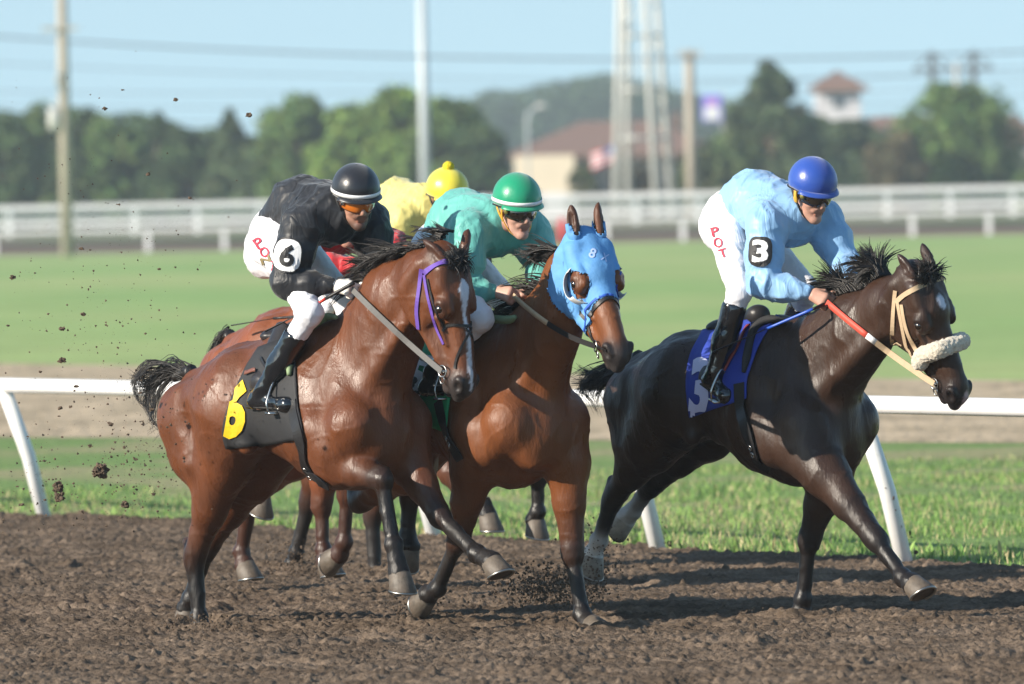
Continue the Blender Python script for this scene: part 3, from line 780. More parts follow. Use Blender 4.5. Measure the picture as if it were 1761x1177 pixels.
    for s_ in 'RL':
        kn, an, he, to = [J[q + s_] for q in ('knee', 'ankle', 'heel', 'toe')]
        tp = kn.lerp(an, colr.get('boottop', .28)); sole = (he + to) / 2; dn = (sole - an).normalized()
        fd = (to - he).normalized(); upv = (tp - an).normalized()
        P = [Cap(tp - upv * .01, tp.lerp(an, .55), .060, .056, k=.02), Cap(tp.lerp(an, .5), an, .056, .043, k=.03), Cap(an, he + upv * .025 + fd * .02, .043, .035, k=.03),
             Cap(he + upv * .02 + fd * .04, to + upv * .005 - fd * .01, .038, .032, k=.03), Ell(to - fd * .02, (.044, .042, .034), k=.03),
             Ell(tp + upv * .06, (.075, .075, .06), k=.005, sub=True)]
        bo, Vo, Qo = cloth_mesh('boot', P, .008, bm_, root, .0035, (14, 30), 8)
        sb = MB(); sb.tube([he - upv * .016, he + fd * .06 - upv * .020, to - upv * .026], [.030, .024, .030], 10, flat=.3, up=upv)
        sb.build('sole', pmat('boot_sole', (.02, .018, .016), .7), bo)
    return root, body, shirt, br, SB, SS, SBr, J
# ------------------------------------------------------------ ground, tracks and grass
def quad_sheet(name, pix, z, mat, far=None, **k):
    return mesh(name, [Vector((p.x, p.y, z)) for p in [gnd(x, y, z) for x, y in pix]], [tuple(range(len(pix)))], mat, smooth=False, **k)
G0, G1 = gnd(90, 898), gnd(1560, 978)                 # rail line on the ground
RD = (G1 - G0).normalized(); RN = Vector((-RD.y, RD.x, 0))      # RN points away from the camera side (infield)
if RN.y < 0: RN = -RN
grassm = pmat('turf', (.13, .24, .06), .95, spec=.15, noise_amt=.20, noise_scale=1.7, color2=(.19, .20, .06), mixscale=.16, mixlo=.46, mixhi=.66, bump=.02, bump_scale=9, stretch=(.5, .22, 1))
nearg = pmat('thin_turf', (.17, .26, .08), .95, spec=.15, noise_amt=.25, noise_scale=6, color2=(.29, .28, .14), mixscale=.55, mixlo=.46, mixhi=.60, bump=.03, bump_scale=12, stretch=(1, .45, 1))
mesh('ground', [(-900, 2, 0), (900, 2, 0), (900, 2600, 0), (-900, 2600, 0)], [(0, 1, 2, 3)], grassm, smooth=False, kind='structure')
a0, a1 = G0 - RD * 60, G1 + RD * 25
mesh('grass_verge', [tuple(a0 + Vector((0, 0, .004))), tuple(a1 + Vector((0, 0, .004))), tuple(a1 + RN * 60 + Vector((0, 0, .004))), tuple(a0 + RN * 60 + Vector((0, 0, .004)))], [(0, 1, 2, 3)], nearg, smooth=False, kind='structure')
# tilled training track seen between the rail and the infield
tl, tr = -300, 2100
def line_px(x, ya, yb): return ya + (yb - ya) * x / 1761
trk = [(tl, line_px(tl, 752, 762)), (tr, line_px(tr, 752, 762)), (tr, line_px(tr, 625, 655)), (tl, line_px(tl, 625, 655))]
tilled = pmat('tilled_sand', (.54, .425, .29), .95, spec=.1, noise_amt=.22, noise_scale=3, bump=.05, bump_scale=5, color2=(.38, .30, .20), mixscale=1.2, stretch=(1.4, .35, 1))
quad_sheet('training_track', trk, .008, tilled, kind='structure')
quad_sheet('grass_infield', [(tl, line_px(tl, 625, 655)), (tr, line_px(tr, 625, 655)), (tr, line_px(tr, 440, 403)), (tl, line_px(tl, 440, 403))], .006,
           pmat('infield_turf', (.25, .38, .13), .95, spec=.12, noise_amt=.12, noise_scale=.35, color2=(.36, .42, .17), mixscale=.05, mixlo=.38, mixhi=.68, bump=.03, bump_scale=3, stretch=(1, .5, 1)), kind='structure')
fartrack = pmat('far_dirt', (.24, .175, .14), .95, spec=.1, noise_amt=.15, noise_scale=.3)
quad_sheet('far_track', [(tl, line_px(tl, 440, 403)), (tr, line_px(tr, 440, 403)), (tr, line_px(tr, 407, 367)), (tl, line_px(tl, 407, 367))], .010, fartrack, kind='structure')
# the bank that carries the outer fence
BK = 520.0
bank = []
for x in (-80, 80):
    for y, z in ((BK - 30, .2), (BK - 14, .45), (BK + 10, .55), (BK + 90, .6), (BK + 600, .6)): bank.append((x, y, z))
mesh('bank', bank, [(i, 5 + i, 6 + i, 1 + i) for i in range(4)], pmat('bank_soil', (.20, .155, .11), .95, noise_amt=.2, noise_scale=.3, color2=(.09, .14, .04), mixscale=.1), kind='structure')

# racetrack: loose harrowed soil as a real height field
X0, X1, Y0, Y1 = -3.6, 4.0, 40.2, 72.0
nx, ny = 760, 1500
xs = np.linspace(X0, X1, nx); ys = np.linspace(Y0, Y1, ny); dx_, dy_ = xs[1] - xs[0], ys[1] - ys[0]
XX, YY = np.meshgrid(xs, ys); PP = np.stack([XX.ravel(), YY.ravel(), np.zeros(nx * ny)], 1)
def fb(f, s): return vnoise(PP * np.array([1, 1, 1]), f, s).reshape(ny, nx)
Z = (fb(1.1, 1) - .5) * .05 + (fb(4, 2) - .5) * .040 + (fb(13, 3) - .5) * .012 + (fb(24, 14) - .5) * .018 + (fb(38, 4) - .5) * .021 + (fb(60, 5) - .5) * .015 + (fb(2.2, 15) > .5) * (fb(40, 16) - .5) * .012
rg = np.random.default_rng(5)
nC = 42000
cxs = rg.uniform(X0, X1, nC); cys = Y0 + (Y1 - Y0) * rg.uniform(0, 1, nC) ** 1.25; cr = .006 + .017 * rg.random(nC) ** 4; ch = cr * rg.uniform(.5, .95, nC)
for x, y, r, hh in zip(cxs, cys, cr, ch):
    i0, i1 = int((x - r - X0) / dx_) + 1, int((x + r - X0) / dx_) + 1; j0, j1 = int((y - r * 1.2 - Y0) / dy_) + 1, int((y + r * 1.2 - Y0) / dy_) + 1
    if i1 <= i0 or j1 <= j0 or i0 < 0 or j0 < 0: continue
    sx = (XX[j0:j1, i0:i1] - x) / r; sy = (YY[j0:j1, i0:i1] - y) / (r * 1.2); q = 1 - sx * sx - sy * sy
    if q.size: Z[j0:j1, i0:i1] += np.sqrt(np.clip(q, 0, 1)) * hh
hoofprints = [(348, 1092, .16), (318, 1064, .15), (1018, 1090, .17), (1376, 1074, .15), (497, 992, .13), (650, 1006, .13), (420, 1145, .14), (1180, 1020, .14), (900, 1010, .16), (420, 950, .14),
              (160, 1060, .13), (620, 1120, .12), (1250, 1130, .13), (1500, 1060, .12), (80, 990, .12), (760, 1090, .13)]
for px, py, r in hoofprints:
    c = gnd(px, py); d2 = np.hypot((XX - c.x) / r, (YY - c.y) / (r * 1.6))
    Z += np.where(d2 < 1, -.035 * (1 - d2 ** 2), 0) + .020 * np.exp(-((d2 - 1.25) / .33) ** 2) * (.5 + fb(9, 8))
dl = (XX - G0.x) * RN.x + (YY - G0.y) * RN.y             # distance past the rail line
edge = np.clip((.22 - dl + (fb(2.2, 9) - .5) * .5 + (fb(9, 10) - .5) * .25) / .35, 0, 1)
Z = (Z + .055) * edge - .03 * (1 - edge)
V = np.stack([XX.ravel(), YY.ravel(), Z.ravel()], 1).astype(np.float32)
I = (np.arange(ny - 1)[:, None] * nx + np.arange(nx - 1)[None, :]).ravel()
keepf = (edge.ravel()[I] > 0) | (edge.ravel()[I + nx + 1] > 0)
I = I[keepf]; Q = np.stack([I, I + 1, I + nx + 1, I + nx], 1)
used = np.unique(Q); mp_ = np.full(len(V), -1); mp_[used] = np.arange(len(used))
dirtm = pmat('track_soil', (.180, .134, .098), .97, spec=.03, noise_amt=.42, noise_scale=26, color2=(.108, .079, .057), mixscale=2.2, bump=.010, bump_scale=70)
mesh('racetrack', V[used], mp_[Q], dirtm, kind='structure')
def gh(x, y):
    i = int((x - X0) / dx_); j = int((y - Y0) / dy_)
    return float(Z[j, i]) if 0 <= i < nx and 0 <= j < ny else 0.
# wider track beyond what the photo shows
b0, b1 = G0 - RD * 60 - RN * .05, G1 + RD * 25 - RN * .05
mesh('track_surround', [(-40, 5, .002), (60, 5, .002), (b1.x, b1.y, .002), (b0.x, b0.y, .002)], [(0, 1, 2, 3)], dirtm, smooth=False, kind='structure')

# grass blades by the rail
def blades(n, d0, d1, seed, hmin, hmax, name, mat, pw=1.0, wm=1.0):
    r = np.random.default_rng(seed); al = r.uniform(-13, 16, n); dd = d0 + (d1 - d0) * r.random(n) ** pw
    x = (G0.x + G1.x) / 2 + RD.x * al + RN.x * dd; y = (G0.y + G1.y) / 2 + RD.y * al + RN.y * dd
    P = np.stack([x, y, np.zeros(n)], 1); dens = vnoise(P * np.array([1, .6, 1]), .8, 3) * .6 + vnoise(P, 2.6, 4) * .4
    k = (dens > .47 + .25 * (r.random(n) - .5)); lim = np.abs(x) < y * .062
    x, y, dn = x[k & lim], y[k & lim], dens[k & lim]; n = len(x)
    h = (hmin + (hmax - hmin) * r.random(n) ** 1.6) * (.4 + 1.1 * dn); a = r.uniform(0, 2 * pi, n); lean = r.uniform(.1, .75, n); wd = r.uniform(.0022, .0042, n) * wm
    ca, sa = np.cos(a), np.sin(a); tx, ty = -sa * wd, ca * wd
    V = np.zeros((n, 5, 3)); b = r.uniform(0, 2 * pi, n); lx, ly = np.cos(b) * lean * h, np.sin(b) * lean * h
    V[:, 0] = np.stack([x - tx, y - ty, 0 * x], 1); V[:, 1] = np.stack([x + tx, y + ty, 0 * x], 1)
    V[:, 2] = np.stack([x + tx * .8 + lx * .35, y + ty * .8 + ly * .35, h * .6], 1); V[:, 3] = np.stack([x - tx * .8 + lx * .35, y - ty * .8 + ly * .35, h * .6], 1)
    V[:, 4] = np.stack([x + lx, y + ly, h], 1)
    base = np.arange(n)[:, None] * 5
    F = np.concatenate([base + np.array([0, 1, 2]), base + np.array([0, 2, 3]), base + np.array([3, 2, 4])])
    c = r.random(n)[:, None]; g = np.array([.11, .22, .055]) * (1 - c) + np.array([.24, .36, .10]) * c
    dry = (r.random(n) < .24)[:, None]; g = np.where(dry, np.array([.42, .36, .20]), g) * r.uniform(.7, 1.25, n)[:, None]
    mesh(name, V.reshape(-1, 3), F, mat, smooth=False, col=np.repeat(g, 5, 0), kind='stuff', label='short green grass with dry straws growing behind the white rail', cat='grass')
gb = pmat('grass_blade', attr=True, rough=.75, spec=.2)
blades(150000, .05, 11, 1, .015, .070, 'grass', gb)
blades(150000, 8, 40, 2, .02, .07, 'grass', gb, 1.0)
blades(4000, -.15, .7, 5, .02, .10, 'grass', gb)
blades(1500, -.05, 1.2, 6, .03, .09, 'weeds', gb, 1.6, 3.2)

# ------------------------------------------------------------ near rail
paint = pmat('white_rail_paint', (.80, .80, .79), .35, spec=.5, noise_amt=.05, noise_scale=2.5, bump=.001, bump_scale=30, color2=(.68, .66, .62), mixscale=7, mixlo=.62, mixhi=.72)
mudm = pmat('mud_splash', (.075, .05, .034), .95, noise_amt=.2)
rail = empty('running_rail', tuple(G0), 0, label='near white running rail on slanted round posts along the dirt track', cat='rail')
def relm(mb, name, mat, par, origin, **k):
    mb.V = [tuple(Vector(v) - Vector(origin)) for v in mb.V]; return mb.build(name, mat, par, **k)
bases = [(90, 898), (414, 916), (768, 933), (1134, 953), (1562, 979)]
B_ = [gnd(*b) for b in bases]
sp = (B_[4] - B_[0]).length / 4
B_ = [B_[0] + RD * sp * i for i in range(-6, 12)]
RT = .0
tops = []
pt0 = gnd(8, 677, .88); off = pt0 - B_[6]; off = Vector((off.x, off.y, 0))
# top of the post lies off the base: same lean for all posts
lean = Vector((off.x, off.y, .90))
for i, b in enumerate(B_):
    mb = MB(); mb.tube([b - Vector((0, 0, .2)), b + lean * .5, b + lean], .048, 14); p_ = relm(mb, 'post', paint, rail, G0)
    rn = random.Random(i); md = MB(); ax = lean.normalized(); o1 = ax.orthogonal().normalized(); o2 = ax.cross(o1)
    for k in range(26):
        t = .06 + .5 * rn.random() ** 2.2; th = rn.random() * 2 * pi; d = o1 * cos(th) + o2 * sin(th)
        md.sphere(b + lean * t + d * .047, (.004 + .010 * rn.random() ** 2, .004 + .010 * rn.random() ** 2, .004 + .012 * rn.random() ** 2), 6, 4)
    relm(md, 'mud', mudm, p_, G0, kind='stuff')
mb = MB(); mb.tube([B_[0] + lean + Vector((0, 0, .035)) + RD * (sp * 17) * t for t in [k / 40 for k in range(41)]], .050, 16); relm(mb, 'top_rail', paint, rail, G0)
print('rail spacing', sp, 'lean', lean)
# ------------------------------------------------------------ rails on the far side
def fence(name, label, y, z0, h, sp, rails, px0, px1, w, post_w, x_off=0.):
    x0 = at(px0, 400, y).x; x1 = at(px1, 400, y).x; n = int((x1 - x0) / sp) + 1
    root = empty(name, (x0, y, z0), label=label, cat='fence')
    for i in range(n + 1):
        mb = MB(); mb.box((i * sp + x_off, 0, h / 2), (post_w, post_w, h)); mb.build('post', paint, root, smooth=False)
    for zz, hh, m in rails:
        mb = MB(); mb.box((n * sp / 2, -post_w * .5 - .03, zz), (n * sp + 2, .06, hh)); mb.build('rail', m, root, smooth=False)
fy = gnd(880, 421).y
fence('rail_fence', 'low white rail with thin posts on the far edge of the infield grass', fy, 0, .98, 3.35, [(1.0, .16, paint)], -200, 2000, 0, .22, 1.5)
grn = pmat('green_strip', (.04, .16, .12), .6)
fence('rail_fence', 'tall white fence of two broad bands beyond the far track', BK, .52, 1.62, 3.30, [(1.48, .30, paint), (.74, .31, paint), (1.14, .10, grn)], -200, 2000, 0, .30, 0)
# ------------------------------------------------------------ the horses
BLK = (.014, .011, .010)
def dk(coat, muzzle=(.03, .024, .022)):
    return dict(muzzle=muzzle, nostril=(.006, .004, .004), eyerim=(.012, .008, .007), ear=coat, eartip=BLK, earin=(.05, .03, .025), under=coat)
def LL(F, lat, *pts): return [F.L(x, y, lat) for x, y in pts]
def img_ear(F, H, r, u, t): return H.to_3x3().inverted() @ F.dir(r, u, t)
def bones(nm, legs):
    for k, j in legs.items():
        print(nm, k, ' '.join('%.2f' % (j[i + 1] - j[i]).length for i in range(len(j) - 1)))

# bay horse with the number 6 cloth
F6 = Frame(radians(50), (348, 1092), (0, -.12, 0))
top6 = LL(F6, 0, (325, 633), (412, 597), (490, 574), (565, 550))
legs6 = dict(RF=LL(F6, -.15, (583, 800), (656, 824), (677, 937), (686, 984), (689, 1026)),
             LF=LL(F6, .14, (700, 790), (757, 888), (819, 952), (844, 966), (857, 992)),
             RH=LL(F6, -.13, (388, 795), (334, 960), (342, 1062), (346, 1082), (350, 1102)),
             LH=LL(F6, .12, (432, 815), (356, 942), (328, 1030), (322, 1046), (318, 1064)))
bones('h6', legs6)
C6 = (.120, .040, .016)
neck6 = dict(c=LL(F6, 0, (674, 522), (726, 480), (756, 442)), r=(.165, .12))
M6 = head_matrix(F6, F6.L(782, 436, 0), (40, -214), 0.0, .80, .60)
def blaze(C, V, Hi, s):
    q = (np.c_[V, np.ones(len(V))] @ Hi.T)[:, :3] / s
    cy = .006 * np.sin(q[:, 0] * 22); wd = np.interp(q[:, 0], [.10, .15, .19, .25, .45, .60], [0, .036, .022, .011, .014, .009])
    wv = (vnoise(V, 160) - .5) * .010
    m = np.clip((wd - np.abs(q[:, 1] + .012 - cy) + wv) / .006, 0, 1) * (q[:, 2] > -.045) * (q[:, 0] > .11) * (q[:, 0] < .60)
    return C * (1 - m[:, None]) + np.array([.55, .56, .62]) * m[:, None]
R6 = horse('racehorse', 'glossy bay racehorse in purple bridle on the near left with a black cloth numbered 6', F6, top6, legs6, neck6,
           dict(M=M6, ears=[img_ear(F6, M6, -.75, .75, -.35), img_ear(F6, M6, .20, .95, -.35)], earlen=.125), C6, BLK, dk(C6, (.05, .042, .04)), blaze, s=1.15)

# bay horse in the light blue hood
F5 = Frame(radians(54), (1015, 1091), (1.30, .15, 0))
top5 = LL(F5, 0, (612, 645), (690, 600), (766, 572), (838, 550))
legs5 = dict(LF=LL(F5, .15, (974, 795), (985, 953), (1001, 1056), (1013, 1073), (1028, 1092)),
             RF=LL(F5, -.15, (815, 805), (788, 930), (752, 1013), (737, 1023), (714, 1040)),
             RH=LL(F5, -.12, (700, 800), (617, 866), (600, 808), (596, 796), (584, 786)),
             LH=LL(F5, .12, (720, 770), (705, 850), (701, 922), (704, 938), (697, 960)))
bones('h5', legs5)
C5 = (.165, .055, .019)
neck5 = dict(c=LL(F5, 0, (947, 560), (975, 478), (997, 432)), r=(.155, .115), flat=1.55)
M5 = head_matrix(F5, F5.L(1010, 401, 0), (62, -190), 0.52, .42, .90)
R5 = horse('racehorse', 'bay racehorse wearing a light blue blinker hood, middle of the field', F5, top5, legs5, neck5,
           dict(M=M5, ears=[img_ear(F5, M5, -.10, 1, -.1), img_ear(F5, M5, -.10, 1, -.1)], earlen=.145), C5, BLK, dk(C5, (.035, .03, .03)), None, s=1.15)

# dark brown horse with the number 3 cloth
F3 = Frame(radians(50), (1375, 1074), (1.30, .14, 0))
top3 = LL(F3, 0, (1092, 603), (1176, 575), (1266, 560), (1337, 542))
legs3 = dict(LF=LL(F3, .14, (1425, 815), (1392, 930), (1381, 1030), (1378, 1052), (1377, 1076)),
             RF=LL(F3, -.14, (1420, 815), (1508, 930), (1552, 992), (1567, 1003), (1583, 1026)),
             RH=LL(F3, -.13, (1120, 765), (1055, 856), (1030, 930), (1020, 952), (1011, 986)),
             LH=LL(F3, .12, (1215, 745), (1120, 835), (1088, 880), (1079, 888), (1064, 899)))
bones('h3', legs3)
C3_ = (.038, .019, .012)
neck3 = dict(c=LL(F3, 0, (1462, 578), (1525, 530), (1566, 492)), r=(.165, .12))
M3h = head_matrix(F3, F3.L(1590, 464, 0), (78, -205), 0.0, .70, .71)
def star(C, V, Hi, s):
    q = (np.c_[V, np.ones(len(V))] @ Hi.T)[:, :3] / s; wv = (vnoise(V, 120) - .5) * .012
    m = np.clip((.030 - np.hypot((q[:, 0] - .155) * .75, q[:, 1] * 1.2) + wv) / .008, 0, 1) * (q[:, 2] > -.05)
    m2 = np.clip((.022 - np.hypot((q[:, 0] - .585) * .6, q[:, 1] - .004) + wv) / .008, 0, 1) * (q[:, 2] > -.11)
    C = C * (1 - m[:, None]) + np.array([.5, .52, .6]) * m[:, None]
    return C * (1 - m2[:, None]) + np.array([.42, .30, .32]) * m2[:, None]
WS = (.55, .52, .48)
R3 = horse('racehorse', 'almost black racehorse leading on the right with a sheepskin noseband', F3, top3, legs3, neck3,
           dict(M=M3h, ears=[img_ear(F3, M3h, -.5, .75, -.3), img_ear(F3, M3h, -.35, .85, -.3)], earlen=.13), C3_, (.010, .008, .008), dk(C3_, (.028, .022, .022)), star, s=1.12,
           socks=dict(RH=(WS, .1), LH=(WS, .6)), hooves=dict(LH=((.5, .47, .42), (.42, .38, .32), (.3, .27, .22)), RH=((.5, .47, .42), (.25, .22, .18), (.2, .18, .15))))

# the two horses behind: same build, own legs
def like6(F, x0=0, dz=0):                         # trunk of the near horse moved so that its tailhead stands over x0
    return [Vector((p.x - top6[0].x + x0, 0, p.z + dz)) for p in top6]
def neck_like(F, x0=0, dz=0):
    d = x0 - top6[0].x; return dict(c=[Vector((p.x + d, 0, p.z + dz)) for p in neck6['c']], r=(.165, .12))
F1 = Frame(radians(50), (402, 1038), (0, 0, 0))
t1 = like6(F1, 0, .13); C1 = (.20, .060, .022)
legs1 = dict(RH=LL(F1, -.13, (440, 775), (420, 850), (447, 838), (448, 852), (445, 882)),
             LH=LL(F1, .12, (500, 780), (430, 860), (415, 950), (420, 970), (424, 985)),
             RF=LL(F1, -.14, (605, 760), (597, 850), (592, 932), (583, 953), (556, 966)),
             LF=LL(F1, .14, (560, 780), (553, 870), (556, 945), (560, 965), (566, 985)))
bones('h1', legs1)
n1 = neck_like(F1, 0, .08); d1 = -top6[0].x
M1 = Matrix.Translation(Vector((M6.translation.x + d1, 0, M6.translation.z + .03))) @ M6.to_3x3().to_4x4()
R1 = horse('racehorse', 'chestnut bay racehorse mostly hidden behind the number 6 horse, with a red and white cloth', F1, t1, legs1, n1,
           dict(M=M1, earlen=.15), C1, (.05, .02, .012), dk(C1), None, h=.012, s=1.15)
F4 = Frame(radians(50), (497, 994), (-.08, -.12, 0))
t4 = like6(F4); C4 = (.10, .035, .016)
legs4 = dict(RH=LL(F4, -.12, (560, 780), (531, 862), (510, 950), (503, 972), (497, 992)),
             LH=LL(F4, .12, (680, 790), (640, 886), (645, 985), (649, 1000), (653, 1014)),
             RF=LL(F4, -.14, (760, 780), (800, 850), (832, 868), (838, 885), (842, 912)),
             LF=LL(F4, .14, (870, 760), (925, 820), (925, 880), (920, 893), (920, 932)))
bones('h4', legs4)
n4 = neck_like(F4, -.14, -.40)
M4 = Matrix.Translation(Vector((M6.translation.x + d1 - .22, 0, M6.translation.z - .62))) @ M6.to_3x3().to_4x4()
R4 = horse('racehorse', 'dark legged racehorse hidden in the middle of the field under the rider in yellow', F4, t4, legs4, n4,
           dict(M=M4, earlen=.15), C4, BLK, dk(C4), None, h=.012, s=1.15)
# ------------------------------------------------------------ the riders
def person_head(F, px, py, lat, fr, fu, ft, up=(0, 1, .2)):
    f = F.dir(fr, fu, ft); u = F.dir(*up); u = (u - f * u.dot(f)).normalized(); l = u.cross(f)
    return Matrix.Translation(F.L(px, py, lat)) @ Matrix((f, l, u)).transposed().to_4x4()
def jl(F, **k): return {a: F.L(v[0], v[1], v[2]) for a, v in k.items()}
def silk(name, col, **k): return pmat(name, col, .48, spec=.38, ridge=True, bump=.010, bump_scale=7, detail=3, noise_amt=.07, noise_scale=9, sheen=.25, stretch=(1, 1, .45), **k)
white = pmat('white_cloth', (.80, .80, .80), .6, bump=.002, bump_scale=40)
def bone_j(n, J):
    print(n, 'torso %.2f %.2f thigh %.2f shin %.2f arm %.2f fore %.2f hand %.2f foot %.2f shoulders %.2f armL %.2f foreL %.2f' % tuple(
        (J[a] - J[b]).length for a, b in (('pel', 'chest'), ('chest', 'neck'), ('hipR', 'kneeR'), ('kneeR', 'ankleR'), ('shoR', 'elbR'), ('elbR', 'wriR'),
        ('wriR', 'hanR'), ('heelR', 'toeR'), ('shoR', 'shoL'), ('shoL', 'elbL'), ('elbL', 'wriL'))))
black_silk = silk('black_silk', (.012, .013, .017))
j6 = jl(F6, pel=(480, 402, 0), mid=(517, 358, 0), chest=(572, 368, 0), neck=(590, 368, 0), hipR=(474, 420, -.11), hipL=(498, 415, .11),
        kneeR=(533, 538, -.25), kneeL=(592, 512, .25), ankleR=(455, 670, -.31), heelR=(430, 696, -.31), toeR=(497, 697, -.31),
        shoR=(521, 388, -.17), shoL=(632, 378, .18), elbR=(493, 487, -.26), wriR=(574, 492, -.13), hanR=(606, 497, -.10),
        elbL=(652, 440, .20), wriL=(643, 478, .06), hanL=(636, 500, .01))
bone_j('j6', j6)
hd6 = person_head(F6, 612, 341, 0, .33, -.30, .85, (-.05, 1, .1))
P6 = jockey('jockey in black silks and black helmet crouching over the horse with the 6 cloth', F6, j6, hd6,
            dict(cuff=white, seed=1, collar=white, boottop=.30), black_silk, beard=(.10, .055, .04), glove=(.72, .70, .66))
green_silk = silk('turquoise_silk', (.12, .42, .37))
j5 = jl(F5, pel=(762, 425, 0), mid=(795, 382, 0), chest=(846, 388, 0), neck=(866, 383, 0), hipR=(750, 440, -.11), hipL=(784, 437, .11),
        kneeR=(826, 548, -.25), kneeL=(884, 530, .25), ankleR=(746, 640, -.31), heelR=(722, 672, -.31), toeR=(786, 672, -.31),
        shoR=(806, 400, -.17), shoL=(908, 398, .18), elbR=(790, 500, -.25), wriR=(851, 502, -.12), hanR=(884, 508, -.09),
        elbL=(935, 455, .20), wriL=(925, 492, .07), hanL=(912, 512, .01))
bone_j('j5', j5)
hd5 = person_head(F5, 889, 357, 0, .45, -.24, .82, (-.04, 1, .1))
P5 = jockey('jockey in turquoise silks and green helmet with a white band riding the hooded horse', F5, j5, hd5,
            dict(cuff=white, seed=2, boottop=.30), green_silk, skin=(.52, .30, .23))
blue_silk = silk('sky_blue_silk', (.25, .45, .70))
j3 = jl(F3, pel=(1262, 372, 0), mid=(1298, 346, 0), chest=(1352, 372, 0), neck=(1372, 368, 0), hipR=(1250, 392, -.11), hipL=(1284, 392, .11),
        kneeR=(1272, 500, -.25), kneeL=(1388, 500, .20), ankleR=(1230, 640, -.31), heelR=(1212, 656, -.31), toeR=(1252, 684, -.31),
        ankleL=(1335, 620, .30), heelL=(1318, 640, .30), toeL=(1362, 662, .30),
        shoR=(1318, 388, -.17), shoL=(1412, 378, .19), elbR=(1312, 488, -.25), wriR=(1392, 504, -.13), hanR=(1422, 520, -.10),
        elbL=(1452, 452, .20), wriL=(1455, 492, .07), hanL=(1440, 515, .01))
bone_j('j3', j3)
hd3 = person_head(F3, 1396, 329, 0, .50, -.36, .78, (-.02, 1, .1))
P3 = jockey('jockey in sky blue silks and blue helmet standing high on the dark leading horse', F3, j3, hd3,
            dict(seed=3, boottop=.20), blue_silk, skin=(.47, .26, .19))
def like_j6(dx): return {k: Vector((v.x + dx, v.y, v.z)) for k, v in j6.items()}
d6 = -top6[0].x
j4 = like_j6(d6); sh4 = j4['chest']
hd4 = person_head(F4, 769, 340, 0, .5, -.3, .8)
off4 = hd4.translation - (hd6.translation + Vector((d6, 0, 0)))
j4 = {k: (v + Vector((off4.x, 0, off4.z)) if k[:3] not in ('ank', 'hee', 'toe') else v + Vector((off4.x, 0, 0))) for k, v in j4.items()}
yellow_silk = silk('yellow_silk', (.70, .61, .20))
P4 = jockey('jockey in yellow silks, yellow helmet with a pompon, between black and green helmets', F4, j4, hd4,
            dict(seed=4, boottop=.3), yellow_silk)
j1 = like_j6(d6 - .04); UP = Vector((-.30, 0, -.16))
for k in ('pel', 'mid', 'chest', 'neck', 'hipR', 'hipL', 'shoR', 'shoL', 'elbR', 'elbL'): j1[k] = j1[k] + UP * (1 if k[:3] != 'elb' else .25)
for k in j1: j1[k] = j1[k] + Vector((0, 0, .08))
hd1 = Matrix.Translation(hd6.translation + Vector((d6 - .04, 0, .06)) + UP) @ hd6.to_3x3().to_4x4()
red_silk = silk('red_silk', (.55, .03, .035))
P1 = jockey('jockey with a red sleeve and pink glove hidden behind the rider in black', F1, j1, hd1,
            dict(seed=5, boottop=.3), red_silk, glove=(.75, .15, .22))
# ------------------------------------------------------------ riders' headgear
def lensm(n, c, **k): return pmat(n, c, .06, spec=.9, coat=1, **k)
blk_str = pmat('black_strap', (.012, .012, .013), .45)
yel_str = pmat('yellow_harness', (.62, .34, .03), .5)
def satin(n, c, c2=None): return pmat(n, c, .33, spec=.5, bump=.0015, bump_scale=30, noise_amt=.05, noise_scale=14, sheen=.3, coat=.08)
def headgear(P, hd, cap, lens, band=None, harness=blk_str, pom=None, disc=None, seams=6, pad=None):
    root = P[0]; R = lambda x, y, z: hd @ Vector((x, y, z))
    hm = helmet(hd, cap, root, band, seams, pom=pom)
    goggles(hd, lens, blk_str, root, disc)
    mb = MB()
    for y in (-1, 1):
        for x in (.018, -.038):
            pts = [R(x + (.0 if x > 0 else -.012), y * .092, .022), R(x * .6 + .002, y * .090, -.02), R(.006, y * .076, -.062)]
            mb.tube(smoothpath(pts, 5), .0085, 6, flat=.35, up=hd.to_3x3() @ Vector((0, 1, 0)))
        mb.tube(smoothpath([R(.006, y * .076, -.060), R(.032, y * .060, -.098), R(.048, y * .030, -.128), R(.052, 0, -.137)], 5), .0075, 6, flat=.4)
    mb.build('chin_harness', harness, hm)
    if pad is not None:
        for y in (-1, 1):
            pb = MB(); pb.tube(smoothpath([R(-.004, y * .094, .012), R(.006, y * .096, -.018), R(.008, y * .086, -.05)], 4), [.012] * 5 + [.016] * 3 + [.012], 8, flat=.55, up=hd.to_3x3() @ Vector((0, 1, 0)))
            pb.build('ear_pad', pad, hm)
headgear(P6, hd6, satin('black_helmet_silk', (.010, .011, .016)), lensm('orange_lens', (.50, .13, .01)), band=white, disc=pmat('chrome', (.7, .7, .7), .2, 1))
headgear(P5, hd5, satin('green_helmet_silk', (.008, .28, .14)), lensm('smoke_lens', (.018, .014, .010)), band=white, harness=yel_str, seams=8, disc=pmat('gold_vent', (.35, .30, .08), .4, .6))
headgear(P3, hd3, satin('blue_helmet_silk', (.020, .070, .36)), lensm('smoke_lens', (.018, .014, .010)), harness=blk_str, disc=pmat('gold_vent', (.35, .30, .08), .4, .6), seams=4, pad=yel_str)
headgear(P4, hd4, satin('yellow_helmet_silk', (.78, .66, .05)), lensm('smoke_lens', (.018, .014, .010)), pom=pmat('yellow_wool', (.80, .66, .03), .9))
headgear(P1, hd1, satin('red_helmet_silk', (.5, .02, .02)), lensm('smoke_lens', (.018, .014, .010)))

